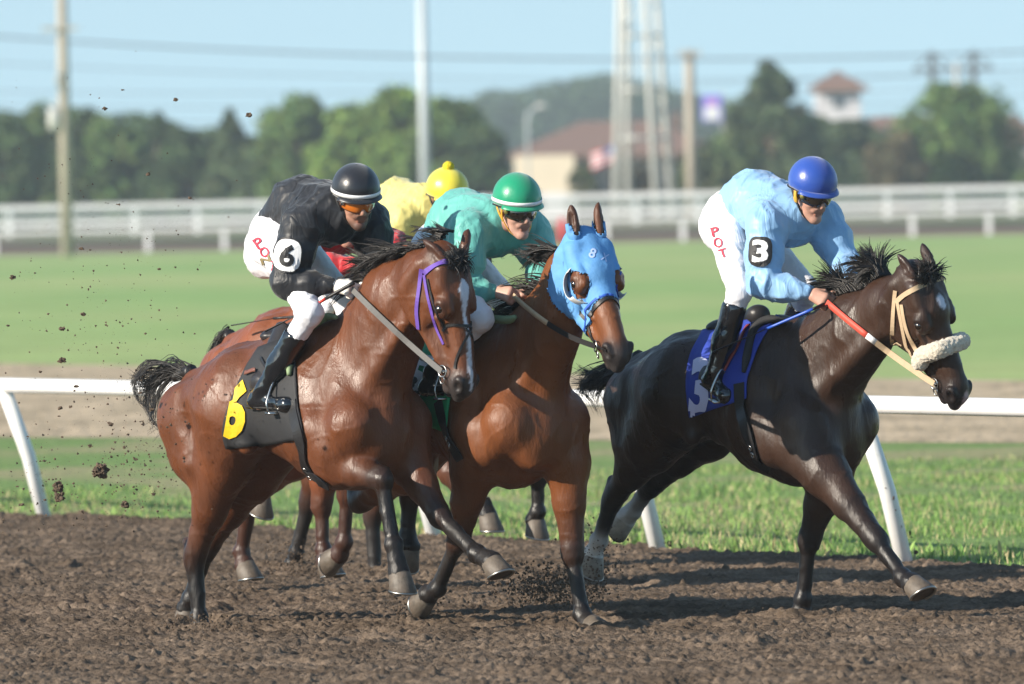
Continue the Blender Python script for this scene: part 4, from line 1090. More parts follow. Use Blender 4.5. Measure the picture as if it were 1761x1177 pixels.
# numbers and lettering
red_p = pmat('red_print', (.50, .02, .05), .6); blk_p = pmat('black_print', (.01, .01, .012), .6)
def sleeve_no(P, S, txt, cx, cy, w, h, ang, patchm, txtm, tw, th, p=2.0, border=None):
    if border: decal('number_border', S, disc(cx, cy, w * 1.12, h * 1.10, ang, p), border, P[2], .007)
    d = decal('number_patch', S, disc(cx, cy, w, h, ang, p), patchm, P[2], .0085)
    decal('number', S, glyph(txt, cx, cy, tw, th, ang, bold=.035), txtm, P[2], .0105)
sleeve_no(P6, P6[5], '6', 495, 440, 44, 56, .16, white, blk_p, 24, 37, 2.6, border=blk_p)
sleeve_no(P3, P3[5], '3', 1308, 433, 38, 50, .03, blk_p, white, 26, 38, 3.4)
sleeve_no(P4, P4[5], '4', 684, 438, 44, 50, .2, blk_p, white, 26, 34, 2.6)
for P, L_ in ((P6, (('P', 446, 418, 14, 19, -.60), ('O', 456, 434, 15, 18, -.55))),
              (P3, (('P', 1231, 399, 13, 17, -.30), ('O', 1236, 418, 14, 17, -.30), ('T', 1244, 436, 13, 15, -.28)))):
    for t, x, y, w_, h_, a in L_: decal('letter', P[6], glyph(t, x, y, w_, h_, a, bold=.012), red_p, P[3], .006)
decal('letter', P6[6], glyph('N', 458, 447, 17, 12, -.4, bold=.04), pmat('tan_print', (.22, .17, .08), .6), P6[3], .006)
decal('letter', P6[6], glyph('T', 470, 458, 9, 16, .2, bold=.0), red_p, P6[3], .006)
decal('lettering', Surf(F6, *(lambda o: (np.array([hd6 @ Vector((cos(t) * .1365 - .004, sin(t) * .1225, z)) for z in (.036, .012) for t in [-1.6 + 3.2 * k / 24 for k in range(25)]]),
      np.array([(k, k + 1, 26 + k, 25 + k) for k in range(24)])))(0)), glyph("JOCKEYS GUILD", 628, 347, 48, 5, .10, bold=.0, cut=14), pmat('grey_print', (.2, .2, .22), .6), P6[0], .001)

# ------------------------------------------------------------ tack
SURF = {R[0].name: R[1] for R in (R6, R5, R3, R1, R4)}
steel = pmat('bit_steel', (.55, .54, .52), .25, 1)
def leather(n, c, r=.45): return pmat(n, c, r, spec=.45, bump=.0008, bump_scale=90, noise_amt=.12, noise_scale=30)
blkl = leather('black_leather', (.016, .015, .016)); tanl = leather('tan_webbing', (.52, .38, .24), .7)
purp = leather('purple_webbing', (.13, .065, .36), .6); greyl = leather('grey_rubber', (.13, .125, .12), .7); greenp = pmat('green_pad', (.22, .30, .16), .8, noise_amt=.15, bump=.002)
def ring(mb, c, nrm, r, t=.0035, n=18):
    a = nrm.orthogonal().normalized(); b = nrm.cross(a).normalized()
    mb.tube([c + a * cos(2 * pi * k / n) * r + b * sin(2 * pi * k / n) * r for k in range(n + 1)], t, 6, cap=False)
def bit(R, bridle, s=1.0, x=.475, z=-.125):
    H, X = R[2], R[3]; mb = MB(); pts = []
    for y in (-1, 1):
        c = X(x, y * .052, z); ring(mb, c, (H.to_3x3() @ Vector((.1, 1, .15))), .028 * s); pts.append(c)
        ring(mb, X(x + .035, y * .048, z - .012), (H.to_3x3() @ Vector((0, 1, .3))), .019 * s, .003)
    mb.tube([pts[0], X(x + .01, 0, z), pts[1]], .007, 8)
    mb.build('bit', steel, bridle); return pts
def rein(root, a, b, w, mat, sag=.02, th=.004, name='rein', seg=None):
    n = 24; P = [a.lerp(b, i / n) - Vector((0, 0, sag * 4 * (i / n) * (1 - i / n))) for i in range(n + 1)]
    S = SURF[root.name]; vd = S.F.loc(CPOS); left = (a.y + b.y) > .02
    for i, p in enumerate(P):                       # keep the rein outside the neck
        for _ in range(40):
            q, nn_ = S.near(p)
            if (p - q).dot(nn_) > .014: break
            p = p + (Vector((0, .01, 0)) if left else (vd - p).normalized() * .01)
        P[i] = p
    P = smooth_pts(P, 3)
    s_ = (b - a).cross(Vector((0, 0, 1))).normalized()
    if seg:
        o = None
        for t0, t1, m in seg:
            i0, i1 = int(t0 * n), int(t1 * n); mb = MB(); ribbon(mb, P[i0:i1 + 1], [s_] * (i1 - i0 + 1), w, th, -th / 2)
            if o is None: o = mb.build(name, m, root, smooth=False)
            else: mb.build('grip', m, o)
        return o
    mb = MB(); ribbon(mb, P, [s_] * len(P), w, th, -th / 2); return mb.build(name, mat, root, smooth=False)

def bridle(R, straps, base, **k):
    """straps: list of (part name, material, width, pixels, mirror?)"""
    root, S, H, X = R; br = None
    for nm, m, w, px, mir in straps:
        mb = MB(); mb2 = MB(); strap(mb, S, px, w, mirror=H if mir else None, mirror2=mb2)
        if br is None: br = mb.build('bridle', m, root, smooth=False)
        else: mb.build(nm, m, br, smooth=False)
        if mir: mb2.build(nm, m, br, smooth=False)
    return br
b6 = bridle(R6, [('browband', purp, .026, [(729, 470), (741, 462), (752, 456), (766, 450), (778, 447)], True),
                 ('browband', purp, .020, [(725, 463), (722, 492), (717, 533), (720, 566)], True),
                 ('cheek_strap', purp, .016, [(730, 473), (737, 512), (749, 558), (764, 592)], True),
                 ('noseband', blkl, .012, [(736, 480), (748, 528), (762, 562)], True),
                 ('noseband', blkl, .013, [(760, 570), (768, 561), (780, 559), (795, 560), (808, 561)], True),
                 ('noseband', blkl, .012, [(812, 562), (800, 584), (790, 604), (784, 624), (783, 634)], True)], purp)
bp = bit(R6, b6)
rein(R6[0], bp[0] + Vector((0, -.004, 0)), P6[7]['hanR'] + Vector((.02, -.02, 0)), .030, greyl, .012)
rein(R6[0], bp[1], P6[7]['hanL'], .026, greyl, .012)
b5 = bridle(R5, [('headpiece', blkl, .018, [(971, 445), (976, 487), (987, 520), (999, 540), (1010, 552)], True),
                 ('noseband', blkl, .019, [(1014, 545), (1022, 531), (1036, 517), (1048, 511), (1058, 508)], True),
                 ('cheek_strap', blkl, .012, [(997, 512), (1006, 526), (1016, 543)], True),
                 ('chin_strap', blkl, .012, [(1012, 560), (1018, 580), (1030, 596), (1044, 603)], True)], blkl)
bp = bit(R5, b5)
rein(R5[0], bp[0], P5[7]['hanR'] + Vector((.02, -.02, 0)), .026, blkl, .035, seg=((0, .62, blkl), (.62, 1, tanl)))
rein(R5[0], bp[1], P5[7]['hanL'], .024, blkl, .03)
b3 = bridle(R3, [('browband', tanl, .024, [(1541, 520), (1555, 508), (1575, 496), (1592, 489)], True),
                 ('throat_lash', tanl, .020, [(1540, 500), (1536, 549), (1534, 596), (1540, 608)], True),
                 ('cheek_strap', tanl, .018, [(1544, 520), (1552, 563), (1561, 606), (1572, 628)], True),
                 ('cheek_strap', tanl, .020, [(1551, 524), (1558, 563), (1572, 596), (1588, 621)], True)], tanl)
bp = bit(R3, b3)
rein(R3[0], bp[0], P3[7]['hanR'] + Vector((.02, -.02, 0)), .030, tanl, .015, seg=((0, .58, tanl), (.58, .66, white), (.66, 1, pmat('red_grip', (.62, .08, .05), .6))))
rein(R3[0], bp[1], P3[7]['hanL'], .026, tanl, .02)
# sheepskin noseband
pts = []; nrm = []
for x, y in ((1586, 622), (1594, 610), (1606, 603), (1620, 598)):
    p, n = R3[1].hit(x, y); pts.append(p + n * .028)
Hm = R3[2]; Mi = Hm.inverted(); X_ = Hm @ Matrix.Diagonal((1, -1, 1, 1)) @ Mi
pts = smoothpath(pts + [X_ @ p for p in reversed(pts)], 5)
V, Q, Nn = polygonize([Cap(pts[i], pts[i + 1], .040, .040, k=.01) for i in range(len(pts) - 1)], .007)
V = V + Nn * ((vnoise(V, 120) - .5) * .012)[:, None]
mesh('sheepskin', V, Q, pmat('sheepskin', (.60, .53, .42), .95, noise_amt=.25, noise_scale=60, bump=.006, bump_scale=160, sheen=.6), b3)

# blue hood with white blinker cups on the middle horse
H = R5[2]; Hi = np.array(H.inverted()); me = R5[0].children[0].data
co = np.empty(len(me.vertices) * 3, dtype=np.float32); me.vertices.foreach_get('co', co); co = co.reshape(-1, 3)
nn = np.empty(len(me.vertices) * 3, dtype=np.float32); me.vertices.foreach_get('normal', nn); nn = nn.reshape(-1, 3)
fl = np.empty(len(me.polygons) * 4, dtype=np.int32); me.loops.foreach_get('vertex_index', fl); fl = fl.reshape(-1, 4)
q = (np.c_[co, np.ones(len(co))] @ Hi.T)[:, :3] / 1.15; q[:, 1] /= 1.17; q[:, 2] /= 1.06
ay = np.abs(q[:, 1]); z = q[:, 2]; x = q[:, 0]
eye = np.hypot((x - .218) * .92, z + .052)
gs = [.318 - .42 * np.minimum(z + .02, 0) - x, x + .045 + .95 * np.minimum(z + .06, 0), z + .235, .075 - z, np.where(ay > .050, eye - .056, 1), np.where(ay > .025, np.maximum(.010 - z, x - .085), 1),
      np.maximum(x - .03, .02 - z), .16 - ay, .40 - x]
gf = np.min(gs, 0); ins = gf > 0; keep = ins[fl].any(1); co = co.copy()
fk = fl[keep]; ed = np.concatenate([fk[:, [a, (a + 1) % 4]] for a in range(4)]); ed = np.concatenate([ed, ed[:, ::-1]]); ed = ed[~ins[ed[:, 0]] & ins[ed[:, 1]]]
acc = np.zeros_like(co); cn_ = np.zeros(len(co)); t_ = np.clip(-gf[ed[:, 0]] / (gf[ed[:, 1]] - gf[ed[:, 0]] + 1e-6), 0, 1)[:, None]
np.add.at(acc, ed[:, 0], co[ed[:, 0]] * (1 - t_) + co[ed[:, 1]] * t_); np.add.at(cn_, ed[:, 0], 1); mv = cn_ > 0; co[mv] = acc[mv] / cn_[mv][:, None]
used = np.unique(fl[keep]); mp_ = np.full(len(co), -1); mp_[used] = np.arange(len(used))
Vh = co[used] + nn[used] * (.006 + .004 * vnoise(co[used], 22))[:, None]
hood = mesh('blinker_hood', Vh, mp_[fl[keep]], pmat('light_blue_hood', (.11, .31, .62), .7, bump=.006, bump_scale=16, noise_amt=.08, noise_scale=12), R5[0])
hood.modifiers.new('s', 'SOLIDIFY').thickness = .004
trim = MB(); SH = Surf(F5, Vh, mp_[fl[keep]])
for y in (-1, 1):
    tp = []
    for k in range(17):
        t = k / 16; z_ = .03 - .215 * t; tp.append(SH.near(R5[3](.314 - .42 * min(z_ + .02, 0), y * .11 * min(1, t * 2.6), z_)))
    ribbon(trim, smooth_pts([p for p, n in tp]), smooth_pts([n for p, n in tp]), .013, .002, .002)
for y in (-1, 1):
    rp = [SH.near(R5[3](.218 + cos(t) * .060 / .92, y * .12, -.052 + sin(t) * .060)) for t in [2 * pi * k / 28 for k in range(29)]]
    trim.tube([p + n * .002 for p, n in rp], .0042, 6, cap=False)
trim.build('hood_trim', pmat('royal_blue_trim', (.02, .09, .45), .6), hood)
for y in (-1, 1):
    V = []; n_, m_ = 16, 7
    for j in range(m_ + 1):
        for i in range(n_ + 1):
            a = radians(-205) + radians(200) * i / n_; ph = radians(38) + radians(52) * j / m_
            r = .086; V.append(H @ Vector(((.212 + cos(a) * sin(ph) * r) * 1.15, y * (.056 + cos(ph) * .080) * 1.22, (-.058 + sin(a) * sin(ph) * r) * 1.22)))
    cup = mesh('blinker_cup', V, [(j * (n_ + 1) + i, j * (n_ + 1) + i + 1, (j + 1) * (n_ + 1) + i + 1, (j + 1) * (n_ + 1) + i) for j in range(m_) for i in range(n_)],
               pmat('white_plastic', (.72, .72, .70), .35), hood)
    cup.modifiers.new('s', 'SOLIDIFY').thickness = .003
wp = pmat('pale_print', (.40, .52, .80), .6)
decal('letter', SH, glyph('8', 1019, 436, 11, 17, .35, bold=.02), wp, hood, .003); decal('letter', SH, glyph('X', 1040, 443, 12, 13, .35, bold=.01), wp, hood, .003)

# saddle cloths, pads, girths, stirrups
def saddlery(R, F, P, rows, mat, name_label, roll, rollm, girth, number=None, num_mat=None, seat=None, strapm=blkl, extra=None, rr=.021):
    root, S, H, X = R; J = P[7]
    V, Fc = patch(S, rows, 22, 18, off=.013)
    nV = len(V); V2 = []
    for v in V:
        p, n = S.near(Vector((v.x, -v.y, v.z))); V2.append(p + n * .013)
    cl = mesh('saddle_cloth', V + V2, Fc + [tuple(i + nV for i in f[::-1]) for f in Fc], mat, root); cl.modifiers.new('s', 'SOLIDIFY').thickness = .006
    SC = Surf(F, np.array([tuple(v) for v in V]), np.array(Fc))
    mb = MB(); hem = []
    if number: decal('number', SC, glyph(*number), num_mat, cl, .007)
    # racing saddle with flaps, built on the back
    w = Vector(root['withers']); t = Vector(root['tail']); ex = (w - t).normalized(); nx = Vector((-ex.z, 0, ex.x))
    a = w - ex * .42 - nx * .02; b = w - ex * .14 + nx * .015; prims = [Cap(a, a.lerp(b, .5), .060, .045, k=.03), Cap(a.lerp(b, .5), b, .045, .055, k=.03), Ell(a + nx * .03, (.06, .09, .03), k=.04), Ell(b + nx * .02, (.05, .05, .03), k=.03)]
    for y in (-1, 1): prims.append(Cap(a.lerp(b, .6) + Vector((0, y * .08, -.02)), a.lerp(b, .75) + Vector((0, y * .27, -.30)), .07, .075, k=.04, flat=Vector((0, 1, .35)), f=3.0))
    Vs, Qs, _ = polygonize(prims, .012); sd = mesh('saddle', Vs, Qs, leather('saddle_leather', (.022, .020, .022), .4), root)
    for y in (1, -1):
        mb = MB(); pp = []
        for x_, y_ in roll:
            p, n = S.hit(x_, y_)
            if y < 0: p, n = S.near(Vector((p.x, -p.y, p.z)))
            pp.append(p + n * .024)
        pp = smoothpath(pp, 5); m = len(pp)
        mb.tube(pp, [rr * min(1, .5 + 3 * min(i, m - 1 - i) / m) for i in range(m)], 10); mb.build('saddle_pad', rollm, sd)
    mb = MB(); P_, N_ = strap(mb, S, girth, .065, .006, .012); g_ = mb.build('girth', strapm, sd, smooth=False); mb = MB()
    Q2 = [S.near(Vector((p.x, -p.y, p.z))) for p in P_]; ribbon(mb, [q[0] for q in Q2], [q[1] for q in Q2], .065, .006, .012)
    mb.build('girth', strapm, sd, smooth=False)
    bk = MB(); k = len(P_) * 2 // 3
    for d in (-.012, .012): ring(bk, P_[k] + N_[k] * .022 + (P_[k + 1] - P_[k]).normalized() * d * 2, N_[k], .013, .003, 8)
    bk.build('buckle', steel, g_)
    for s_, y in (('R', -1), ('L', 1)):
        he, to = J['heel' + s_], J['toe' + s_]; fd = (to - he).normalized(); c = he.lerp(to, .68); upv = (J['ankle' + s_] - he.lerp(to, .4)).normalized(); side = fd.cross(upv).normalized()
        mb = MB(); top = c + upv * .115
        mb.tube(smoothpath([c + side * .055 - upv * .035, c + side * .058 + upv * .02, top, c - side * .058 + upv * .02, c - side * .055 - upv * .035], 5), .0055, 6)
        mb.box(c - upv * .040, (.045, .115, .010), Matrix((fd, side, upv)).transposed())
        st = mb.build('stirrup_iron', steel, sd)
        mb = MB(); tp, _ = S.near(a.lerp(b, .68) + Vector((0, y * .25, -.12)))
        pl = [top, top.lerp(tp + Vector((0, y * .03, 0)), .5), tp + Vector((0, y * .02, 0))]
        ribbon(mb, pl, [Vector((0, y, 0))] * 3, .018, .003, 0); mb.build('stirrup_leather', blkl, st)
    if extra:
        for px, m, w_ in extra:
            mb = MB(); strap(mb, S, px, w_, .006, .022); mb.build('saddle_strap', m, sd)
    return cl, sd
for R, tp in ((R6, top6), (R5, top5), (R3, top3), (R1, t1), (R4, t4)):
    R[0]['withers'] = list(tp[3]); R[0]['tail'] = list(tp[0])
def cloth(n, c, **k): return pmat(n, c, .7, bump=.004, bump_scale=9, noise_amt=.10, noise_scale=8, stretch=(1, 1, 1), **k)
yel = pmat('yellow_applique', (.80, .52, .01), .6, bump=.002, bump_scale=30)
saddlery(R6, F6, P6, [[(446, 600), (478, 588), (515, 578)], [(421, 640), (465, 630), (510, 630)], [(397, 690), (450, 688), (514, 690)], [(384, 738), (445, 735), (520, 726)], [(389, 771), (450, 766), (524, 754)]],
         cloth('black_cloth', (.018, .018, .020)), '', [(586, 549), (566, 553), (545, 562), (524, 579), (509, 603), (504, 628), (503, 648)], greenp,
         [(504, 690), (510, 722), (519, 760), (528, 797), (542, 829), (560, 836)], ('6', 404, 704, 44, 102, .06, .12, .045, 8), yel,
         extra=[([(536, 566), (520, 574), (506, 584)], purp, .035), ([(428, 644), (446, 638)], pmat('brown_tab', (.18, .07, .05), .5), .02)])
saddlery(R5, F5, P5, [[(730, 585), (760, 575), (802, 565)], [(690, 650), (735, 640), (788, 625)], [(680, 690), (725, 692), (776, 690)], [(676, 715), (722, 726), (770, 744)]],
         cloth('green_cloth', (.015, .33, .13)), '', [(868, 540), (848, 545), (828, 556), (808, 572), (796, 595)], greenp,
         [(757, 690), (763, 715), (769, 738), (780, 765), (795, 790)], ('5', 716, 650, 44, 84, .25, .1, .05, 8), white)
saddlery(R3, F3, P3, [[(1210, 571), (1262, 556), (1340, 538)], [(1188, 612), (1240, 600), (1310, 590)], [(1181, 664), (1230, 655), (1288, 648)], [(1186, 718), (1235, 702), (1285, 686)]],
         cloth('blue_cloth', (.018, .045, .34)), '', [(1338, 535), (1318, 546), (1304, 566), (1296, 590), (1289, 618), (1284, 642)], pmat('black_pad', (.02, .02, .022), .8),
         [(1274, 660), (1276, 700), (1284, 732), (1294, 762), (1306, 792), (1326, 806)], ('3', 1205, 668, 34, 106, .05, .05, .045, 8), pmat('lilac_applique', (.62, .62, .85), .6),
         extra=[([(1290, 566), (1278, 588), (1266, 612), (1250, 640)], pmat('dark_red_strap', (.28, .03, .03), .5), .022)])
def dpx(F, dx, dy, L_): return [[(x + dx, y + dy) for x, y in r] for r in L_]
base_rows = [[(446, 600), (478, 588), (515, 578)], [(421, 640), (465, 630), (510, 630)], [(397, 690), (450, 688), (514, 690)], [(389, 751), (450, 746), (524, 734)]]
def rel_rows(F, Fs, rows, d):
    out = []
    for r in rows:
        o = []
        for x, y in r:
            p = Fs.L(x, y, -.25) + Vector((d, 0, 0)); v = F.wor(p) - CPOS
            o.append((CX + FPX * v.dot(CR) / v.dot(CF), CY - FPX * v.dot(CU) / v.dot(CF)))
        out.append(o)
    return out
for R, F, P, m in ((R1, F1, P1, cloth('red_cloth', (.50, .02, .03))), (R4, F4, P4, cloth('yellow_cloth', (.70, .50, .03)))):
    saddlery(R, F, P, rel_rows(F, F6, base_rows, d6), m, '', rel_rows(F, F6, [[(586, 552), (545, 565), (509, 603), (503, 648)]], d6)[0], greenp,
             rel_rows(F, F6, [[(504, 690), (519, 760), (542, 829)]], d6)[0])
for R, P in ((R1, P1), (R4, P4)):                       # plain bridles for the hidden horses
    X = R[3]; mb = MB(); S = R[1]
    for pth in ([(.07, .06, -.02), (.20, .09, -.10), (.35, .06, -.10), (.47, .05, -.12)], [(.09, .06, -.02), (.10, .03, .02), (.10, 0, .03)], [(.36, 0, -.01), (.36, .05, -.05), (.37, .055, -.11)]):
        for y in (-1, 1):
            pp = [S.near(X(a, b * y, c)) for a, b, c in smoothpath([Vector(q) for q in pth], 5)]
            ribbon(mb, [q[0] for q in pp], [q[1] for q in pp], .02)
    br = mb.build('bridle', blkl, R[0]); bp = bit(R, br)
    rein(R[0], bp[0], P[7]['hanR'], .026, blkl, .02); rein(R[0], bp[1], P[7]['hanL'], .026, blkl, .02)

# whips: held, so things of their own
def whip(label, F, pts, rad, mats):
    root = empty('riding_whip', F.O, -F.head, label=label, cat='whip')
    pts = [Vector(p) for p in pts]
    for i, (nm, m) in enumerate(mats):
        mb = MB(); a, b = pts[i], pts[i + 1]; n = 6
        mb.tube([a.lerp(b, k / n) for k in range(n + 1)], [rad[i] + (rad[i + 1] - rad[i]) * k / n for k in range(n + 1)], 8, flat=1 if nm != 'flap' else .3)
        mb.build(nm, m, root)
hR = P6[7]['hanR']
def onray(F, px, py, ref, lat): return F.L(px, py, lat)
redg = pmat('red_shaft', (.65, .05, .03), .35)
whip('red shafted whip with black flap held by the rider in black', F6, [hR + Vector((.05, -.03, .03)), F6.L(560, 514, -.20), F6.L(521, 538, -.27), F6.L(509, 543, -.29), F6.L(457, 570, -.35)],
     [.010, .008, .007, .007, .015], [('handle', blkl), ('shaft', redg), ('shaft', blkl), ('flap', blkl)])
hR = P3[7]['hanR']
whip('blue and black whip held low by the rider in sky blue', F3, [hR + Vector((.02, -.04, -.01)), F3.L(1398, 532, -.22), F3.L(1318, 566, -.32), F3.L(1228, 605, -.42)],
     [.010, .008, .007, .014], [('handle', blkl), ('shaft', pmat('blue_shaft', (.03, .10, .5), .4)), ('flap', blkl)])
hR = P1[7]['hanR']
whip('long thin black whip held by the red sleeved rider, pointing left', F1, [F1.L(560, 541, -.15), F1.L(470, 548, -.3), F1.L(398, 560, -.42)],
     [.008, .007, .012], [('shaft', blkl), ('flap', blkl)])

# ------------------------------------------------------------ manes and tails
hairm = pmat('black_hair', (.014, .011, .010), .42, spec=.6, noise_amt=.3, noise_scale=40)
def mane(R, F, top, neck, n, ln, flow, droop, curl, seed, t0=.06, t1=1.0):
    root, S, H, X = R; W = top[3]; c = [W + Vector((.05, 0, -.15))] + list(neck['c']) + [X(0, 0, -.05)]
    line = smoothpath(c, 6); cr = []
    for i, p in enumerate(line):
        t = (line[min(i + 1, len(line) - 1)] - line[max(i - 1, 0)]).normalized(); u = Vector((-t.z, 0, t.x)); q, nn_ = S.near(p + u * .32); cr.append(Vector((q.x, 0, q.z)))
    a, b = int(len(cr) * t0), int(len(cr) * t1); cr = cr[a:b]
    paths = hair_paths(cr, None, n, ln, flow, droop, curl, 8, seed, .014)
    V, Fc = strands(paths, .0042, .0009); mesh('mane', V, Fc, hairm, root)
mane(R6, F6, top6, neck6, 900, lambda t: .23 + .06 * sin(t * 5), lambda t, r: Vector((-1.3, -.30 + .12 * r.gauss(0, 1), .28 + .25 * r.random())), .7, .6, 1, .14)
mane(R5, F5, top5, neck5, 650, lambda t: .24, lambda t, r: Vector((-1.3, -.15 + .15 * r.gauss(0, 1), .35 + .3 * r.random())), .7, .8, 2)
mane(R3, F3, top3, neck3, 1500, lambda t: .19 + .05 * sin(t * 3.1), lambda t, r: Vector((-.8 + .15 * r.gauss(0, 1), -.1 + .2 * r.gauss(0, 1), .9 + .2 * r.random())), 1.2, .9, 3, .15)
mane(R1, F1, t1, n1, 250, lambda t: .20, lambda t, r: Vector((-1.1, -.2, .4)), .8, .8, 4)
mane(R4, F4, t4, n4, 250, lambda t: .20, lambda t, r: Vector((-1.1, -.2, .4)), .8, .8, 5)
def forelock(R, n, seed, ln=.13, fd=(-.5, 0, .6)):
    X = R[3]; H3 = R[2].to_3x3(); rn = random.Random(seed); paths = []
    for i in range(n):
        p = X(.015 + .05 * rn.random(), rn.gauss(0, .022), .012); d = (H3 @ Vector((fd[0] + rn.gauss(0, .4), rn.gauss(0, .5), fd[2] + rn.gauss(0, .15)))).normalized(); P = [p.copy()]
        L_ = ln * (.5 + .6 * rn.random())
        for s_ in range(6):
            d = (d + Vector((-.10, 0, -.04)) + H3 @ Vector((.12, 0, -.10)) + noise.noise_vector(p * 12) * .5).normalized(); p = p + d * L_ / 6; P.append(p.copy())
        paths.append(P)
    V, Fc = strands(paths, .004, .0009); mesh('forelock', V, Fc, hairm, R[0])
forelock(R6, 420, 11, .085, (-.5, 0, .6)); forelock(R3, 420, 12, .10, (-.6, 0, .5)); forelock(R1, 120, 13); forelock(R4, 120, 14)
def tail(R, F, guides, n, seed, dock):
    rn = random.Random(seed); paths = []; G = [[Vector(p) for p in smoothpath(g, 6)] for g in guides]
    mb = MB(); mb.tube(smoothpath(dock, 5), [.040 - .0016 * i for i in range(len(smoothpath(dock, 5)))], 10)
    t_ = mb.build('tail', hairm, R[0])
    CL = [(*rn.sample(range(len(G)), 2), rn.random(), .55 + .45 * rn.random(), Vector((rn.gauss(0, 1), rn.gauss(0, 1), rn.gauss(0, 1))), rn.random() * 40) for _ in range(26)]
    for i in range(n):
        a, b, w, L_, off, sd = rn.choice(CL); L_ = L_ * (.75 + .35 * rn.random()); L_ = min(L_, 1); w = min(1, max(0, w + rn.gauss(0, .06))); m = min(len(G[a]), len(G[b]))
        off = off + Vector((rn.gauss(0, .35), rn.gauss(0, .35), rn.gauss(0, .35))); P = []
        if rn.random() < .08: w = rn.random(); off = off * 2
        for k in range(10):
            t = k / 9 * L_ * (m - 1); i0 = min(int(t), m - 2); f = t - i0
            p = G[a][i0].lerp(G[a][i0 + 1], f).lerp(G[b][i0].lerp(G[b][i0 + 1], f), w)
            P.append(p + off * (.010 + .010 * k / 9) + noise.noise_vector(p * 6 + Vector((round(sd), 0, 0))) * .045 * k / 9)
        paths.append(P)
    V, Fc = strands(paths, .0034, .0006); mesh('tail_hair', V, Fc, hairm, t_)
g6 = lambda *p: [F6.L(x, y, l) for x, y, l in p]
tail(R6, F6, [g6((322, 645, 0), (296, 650, -.02), (275, 685, -.06), (268, 730, -.1), (284, 752, -.1), (262, 772, -.12)),
              g6((322, 645, 0), (292, 634, -.02), (262, 650, -.06), (250, 690, -.08), (268, 720, -.1), (280, 745, -.1)),
              g6((322, 645, 0), (290, 630, 0), (255, 630, -.06), (232, 660, -.1), (240, 690, -.1), (252, 700, -.1)),
              g6((322, 645, 0), (292, 640, 0), (262, 660, -.06), (240, 650, -.1), (222, 625, -.1), (208, 612, -.1)),
              g6((325, 642, 0), (315, 630, 0), (295, 622, .02), (268, 640, .02), (262, 670, 0), (275, 700, 0))], 420, 21, g6((330, 640, 0), (316, 642, 0), (298, 650, -.02)))
g3 = lambda *p: [F3.L(x, y, l) for x, y, l in p]
tail(R3, F3, [g3((1092, 620, 0), (1065, 628, -.02), (1038, 650, -.05), (1030, 690, -.08), (1050, 712, -.1)),
              g3((1092, 620, 0), (1060, 632, -.02), (1020, 650, -.05), (998, 672, -.08), (1015, 710, -.1)),
              g3((1092, 620, 0), (1060, 625, 0), (1025, 640, -.04), (990, 630, -.08), (985, 615, -.08)),
              g3((1092, 620, 0), (1062, 630, 0), (1030, 655, -.04), (995, 650, -.08), (980, 660, -.08))], 520, 22, g3((1100, 615, 0), (1082, 622, 0), (1064, 630, -.02)))
for R, F, t_, s_ in ((R1, F1, t1, 23), (R4, F4, t4, 24), (R5, F5, top5, 25)):
    p = t_[0]; tail(R, F, [[p, p + Vector((-.05, a, -.05)), p + Vector((-.10, a * 2, -.30)), p + Vector((-.14, a * 3, -.65))] for a in (-.05, 0, .05)], 160, s_, [p + Vector((.03, 0, -.02)), p + Vector((-.04, 0, -.06)), p + Vector((-.06, 0, -.16))])
for R in (R6, R5, R3, R1, R4):
    for k in ('withers', 'tail'): del R[0][k]
